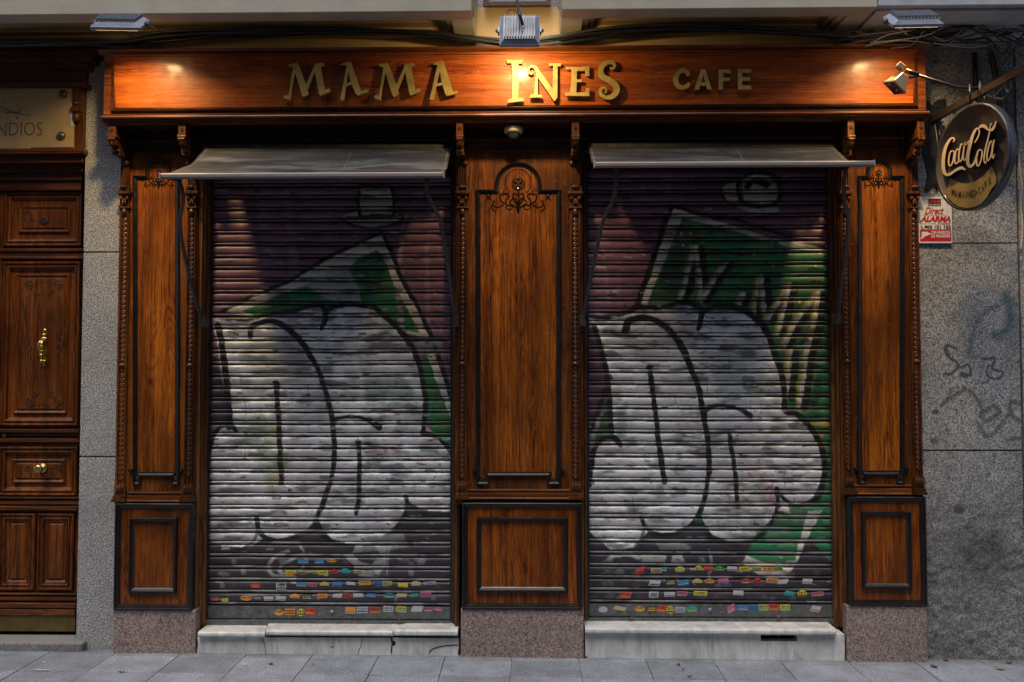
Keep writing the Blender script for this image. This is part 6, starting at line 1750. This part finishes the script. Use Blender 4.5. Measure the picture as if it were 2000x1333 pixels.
for i, (pts, r_) in enumerate(tang):
    cable(pts, r_, M_WIRE if (r_ < .0045 and i % 2) else (M_CABLEG if i % 3 == 0 else M_CABLE), 'wire in the tangle at the top right corner beside the ledge', grpT)
# flat straps crossing the bundle at the right
for i, (a, b) in enumerate((((1712, 52), (1680, 92)), ((1782, 54), (1742, 94)), ((1806, 62), (1785, 90)))):
    m = MB(); p0, p1_ = P(a[0], a[1], -.2), P(b[0], b[1], -.2)
    d = (p1_ - p0).normalized(); s_ = Vector((-d.z, 0, d.x)) * .011
    m.add([p0 - s_, p0 + s_, p1_ + s_, p1_ - s_] + [v + Vector((0, .004, 0)) for v in (p0 - s_, p0 + s_, p1_ + s_, p1_ - s_)], [(0,1,2,3),(4,7,6,5),(0,4,5,1),(1,5,6,2),(2,6,7,3),(3,7,4,0)])
    tag(m.build('iron_strap', M_IRON), ('black iron strap slanting across the cables below the right floodlight, the %s one' % ('left', 'middle', 'right')[i]), 'strap')
tag(cable([(1010, -12, -.5), (1010, 8, -.62), (1014, 25, -.74), (1018, 38, -.75), (1021, 50, -.74)], .008, M_CABLE, 'x'), 'thick black cable dropping onto the back of the middle floodlight', 'cable')
tag(cable([(990, 26, -.74), (994, 20, -.76), (1004, 20, -.76), (1014, 28, -.76), (1018, 40, -.75)], .003, M_CABLE, 'x'), 'thin black cable looping over the middle floodlight', 'cable')
# drain pipe on the right and old pipes
m = MB(); m.tube([P(1904, 104, -.03), P(1905, 150, -.03), P(1909, 200, -.03)], .015, 10)
tag(m.build('wall_pipe', M_IRON), 'short black pipe standing on the granite right of the small spotlight', 'pipe')
m = MB(); m.tube([P(x, y, -.012) for x, y in catmull([(1990, 300), (1992, 330), (1996, 360), (1993, 400), (1997, 440), (1994, 490)], 4)], .006, 6)
tag(m.build('wall_cable', M_CREAM), 'pale paint covered cable on the granite at the far right edge', 'cable')

# ================================================================== LITTER
def G(px, py, lift=.004):
    d = CR @ Vector(((px - CX) / F, (CY - py) / F, -1.0))
    n_ = Vector((GS, 0, 1)); t = (GZ + lift - (CAM).dot(n_)) / d.dot(n_)
    return CAM + d * t
def leaf(px, py, L, col, label, cat='leaf', name='dry_leaf', curl=.009):
    L *= .8
    q = G(px, py); m = MB(); an = random.uniform(0, 6); rows_ = []
    n = 8
    for i in range(n + 1):
        t = i / n; w = math.sin(math.pi * min(1, t * 1.02)) ** .7 * L * .32 * (1 + .25 * math.sin(t * 17 + an)) + .0006
        zc = curl * (1 - math.sin(math.pi * t)) * .6 + .002
        for s in (-1, 0, 1):
            x = (t - .5) * L; y = s * w
            rows_.append(q + Vector((x * math.cos(an) - y * math.sin(an), (x * math.sin(an) + y * math.cos(an)), zc + (curl * .5 if s else 0))))
    m.add(rows_, [(i * 3 + j, i * 3 + j + 1, (i + 1) * 3 + j + 1, (i + 1) * 3 + j) for i in range(n) for j in range(2)], True)
    m.tube([rows_[1], rows_[1] - (rows_[4] - rows_[1]) * 1.5], .0012, 5)
    tag(m.build(name, col), label, cat, 'litter on the pavement')
LB_ = plain("brown leaf", (.10, .055, .03), .7); LT = plain("tan leaf", (.26, .17, .10), .7); SCR = plain("white paper", (.6, .6, .6), .7); PNK = plain("pink petal", (.45, .06, .16), .7)
for (x, y, L, c_, lb, nm) in ((237, 1313, .045, LT, 'tan dry leaf in front of the left granite plinth', 'dry_leaf'), (529, 1297, .05, LT, 'tan curled leaf in front of the left marble step', 'dry_leaf'),
    (1142, 1284, .045, LB_, 'brown leaf lying against the left corner of the right marble step', 'dry_leaf'), (1325, 1298, .045, LT, 'tan leaf in front of the right marble step', 'dry_leaf'),
    (1334, 1309, .022, LB_, 'tiny brown leaf just below the tan leaf', 'dry_leaf'), (1346, 1323, .028, LB_, 'brown leaf at the lower edge in front of the right marble step', 'dry_leaf'),
    (1848, 1290, .05, LB_, 'brown leaf against the foot of the granite wall', 'dry_leaf'), (1824, 1303, .06, LB_, 'thin dark brown leaf right of the right granite plinth', 'dry_leaf'),
    (1955, 1308, .06, LT, 'broad tan leaf near the right edge of the pavement', 'dry_leaf'), (1971, 1295, .05, LB_, 'dark leaf at the wall foot near the right edge', 'dry_leaf')):
    leaf(x, y, L, c_, lb, name=nm)
for (x, y, L, c_, lb) in ((478, 1299, .028, SCR, 'white paper scrap in front of the left marble step'), (85, 1295, .018, SCR, 'white scrap in front of the house door'), (1219, 1298, .014, SCR, 'tiny white scrap in front of the right marble step'),
    (1176, 1305, .014, SCR, 'tiny white scrap right of the middle plinth'), (612, 1298, .02, PNK, 'pink petal in front of the left marble step'), (883, 1310, .02, PNK, 'pink petal left of the middle plinth'),
    (984, 1302, .022, PNK, 'dark pink petal in front of the middle plinth'), (1027, 1314, .022, PNK, 'small pink petal just right of the centre joint')):
    leaf(x, y, L, c_, lb, 'paper scrap' if c_ is SCR else 'petal', 'paper_scrap' if c_ is SCR else 'petal', .004)
m = MB(); m.tube([G(68, 1308, .006), G(97, 1309, .006)], .002, 6)
tag(m.build('stick', SCR), 'thin white stick lying on the pavement at the lower left', 'stick', 'litter on the pavement')
# ================================================================== houses across the narrow street (behind the viewer, they shade it)
mb = MB()
mb.box(-16, 16, -14.0, -9.0, -.2, 10.5)
for i in range(10):
    for k in range(3):
        x = -14 + i * 3.0; z = 1.0 + k * 3.2
        mb.rect(x, z, x + 1.2, z + 2.0, [(0, 0), (0, -.05), (.12, -.05), (.12, 0)], -9.0)
opp = mb.build('opposite_house', plain("dark render", (.16, .155, .15), .85, 0, .1, 3))
opp['kind'] = 'structure'
for o in bpy.data.objects:
    if '_w' in o: del o['_w']
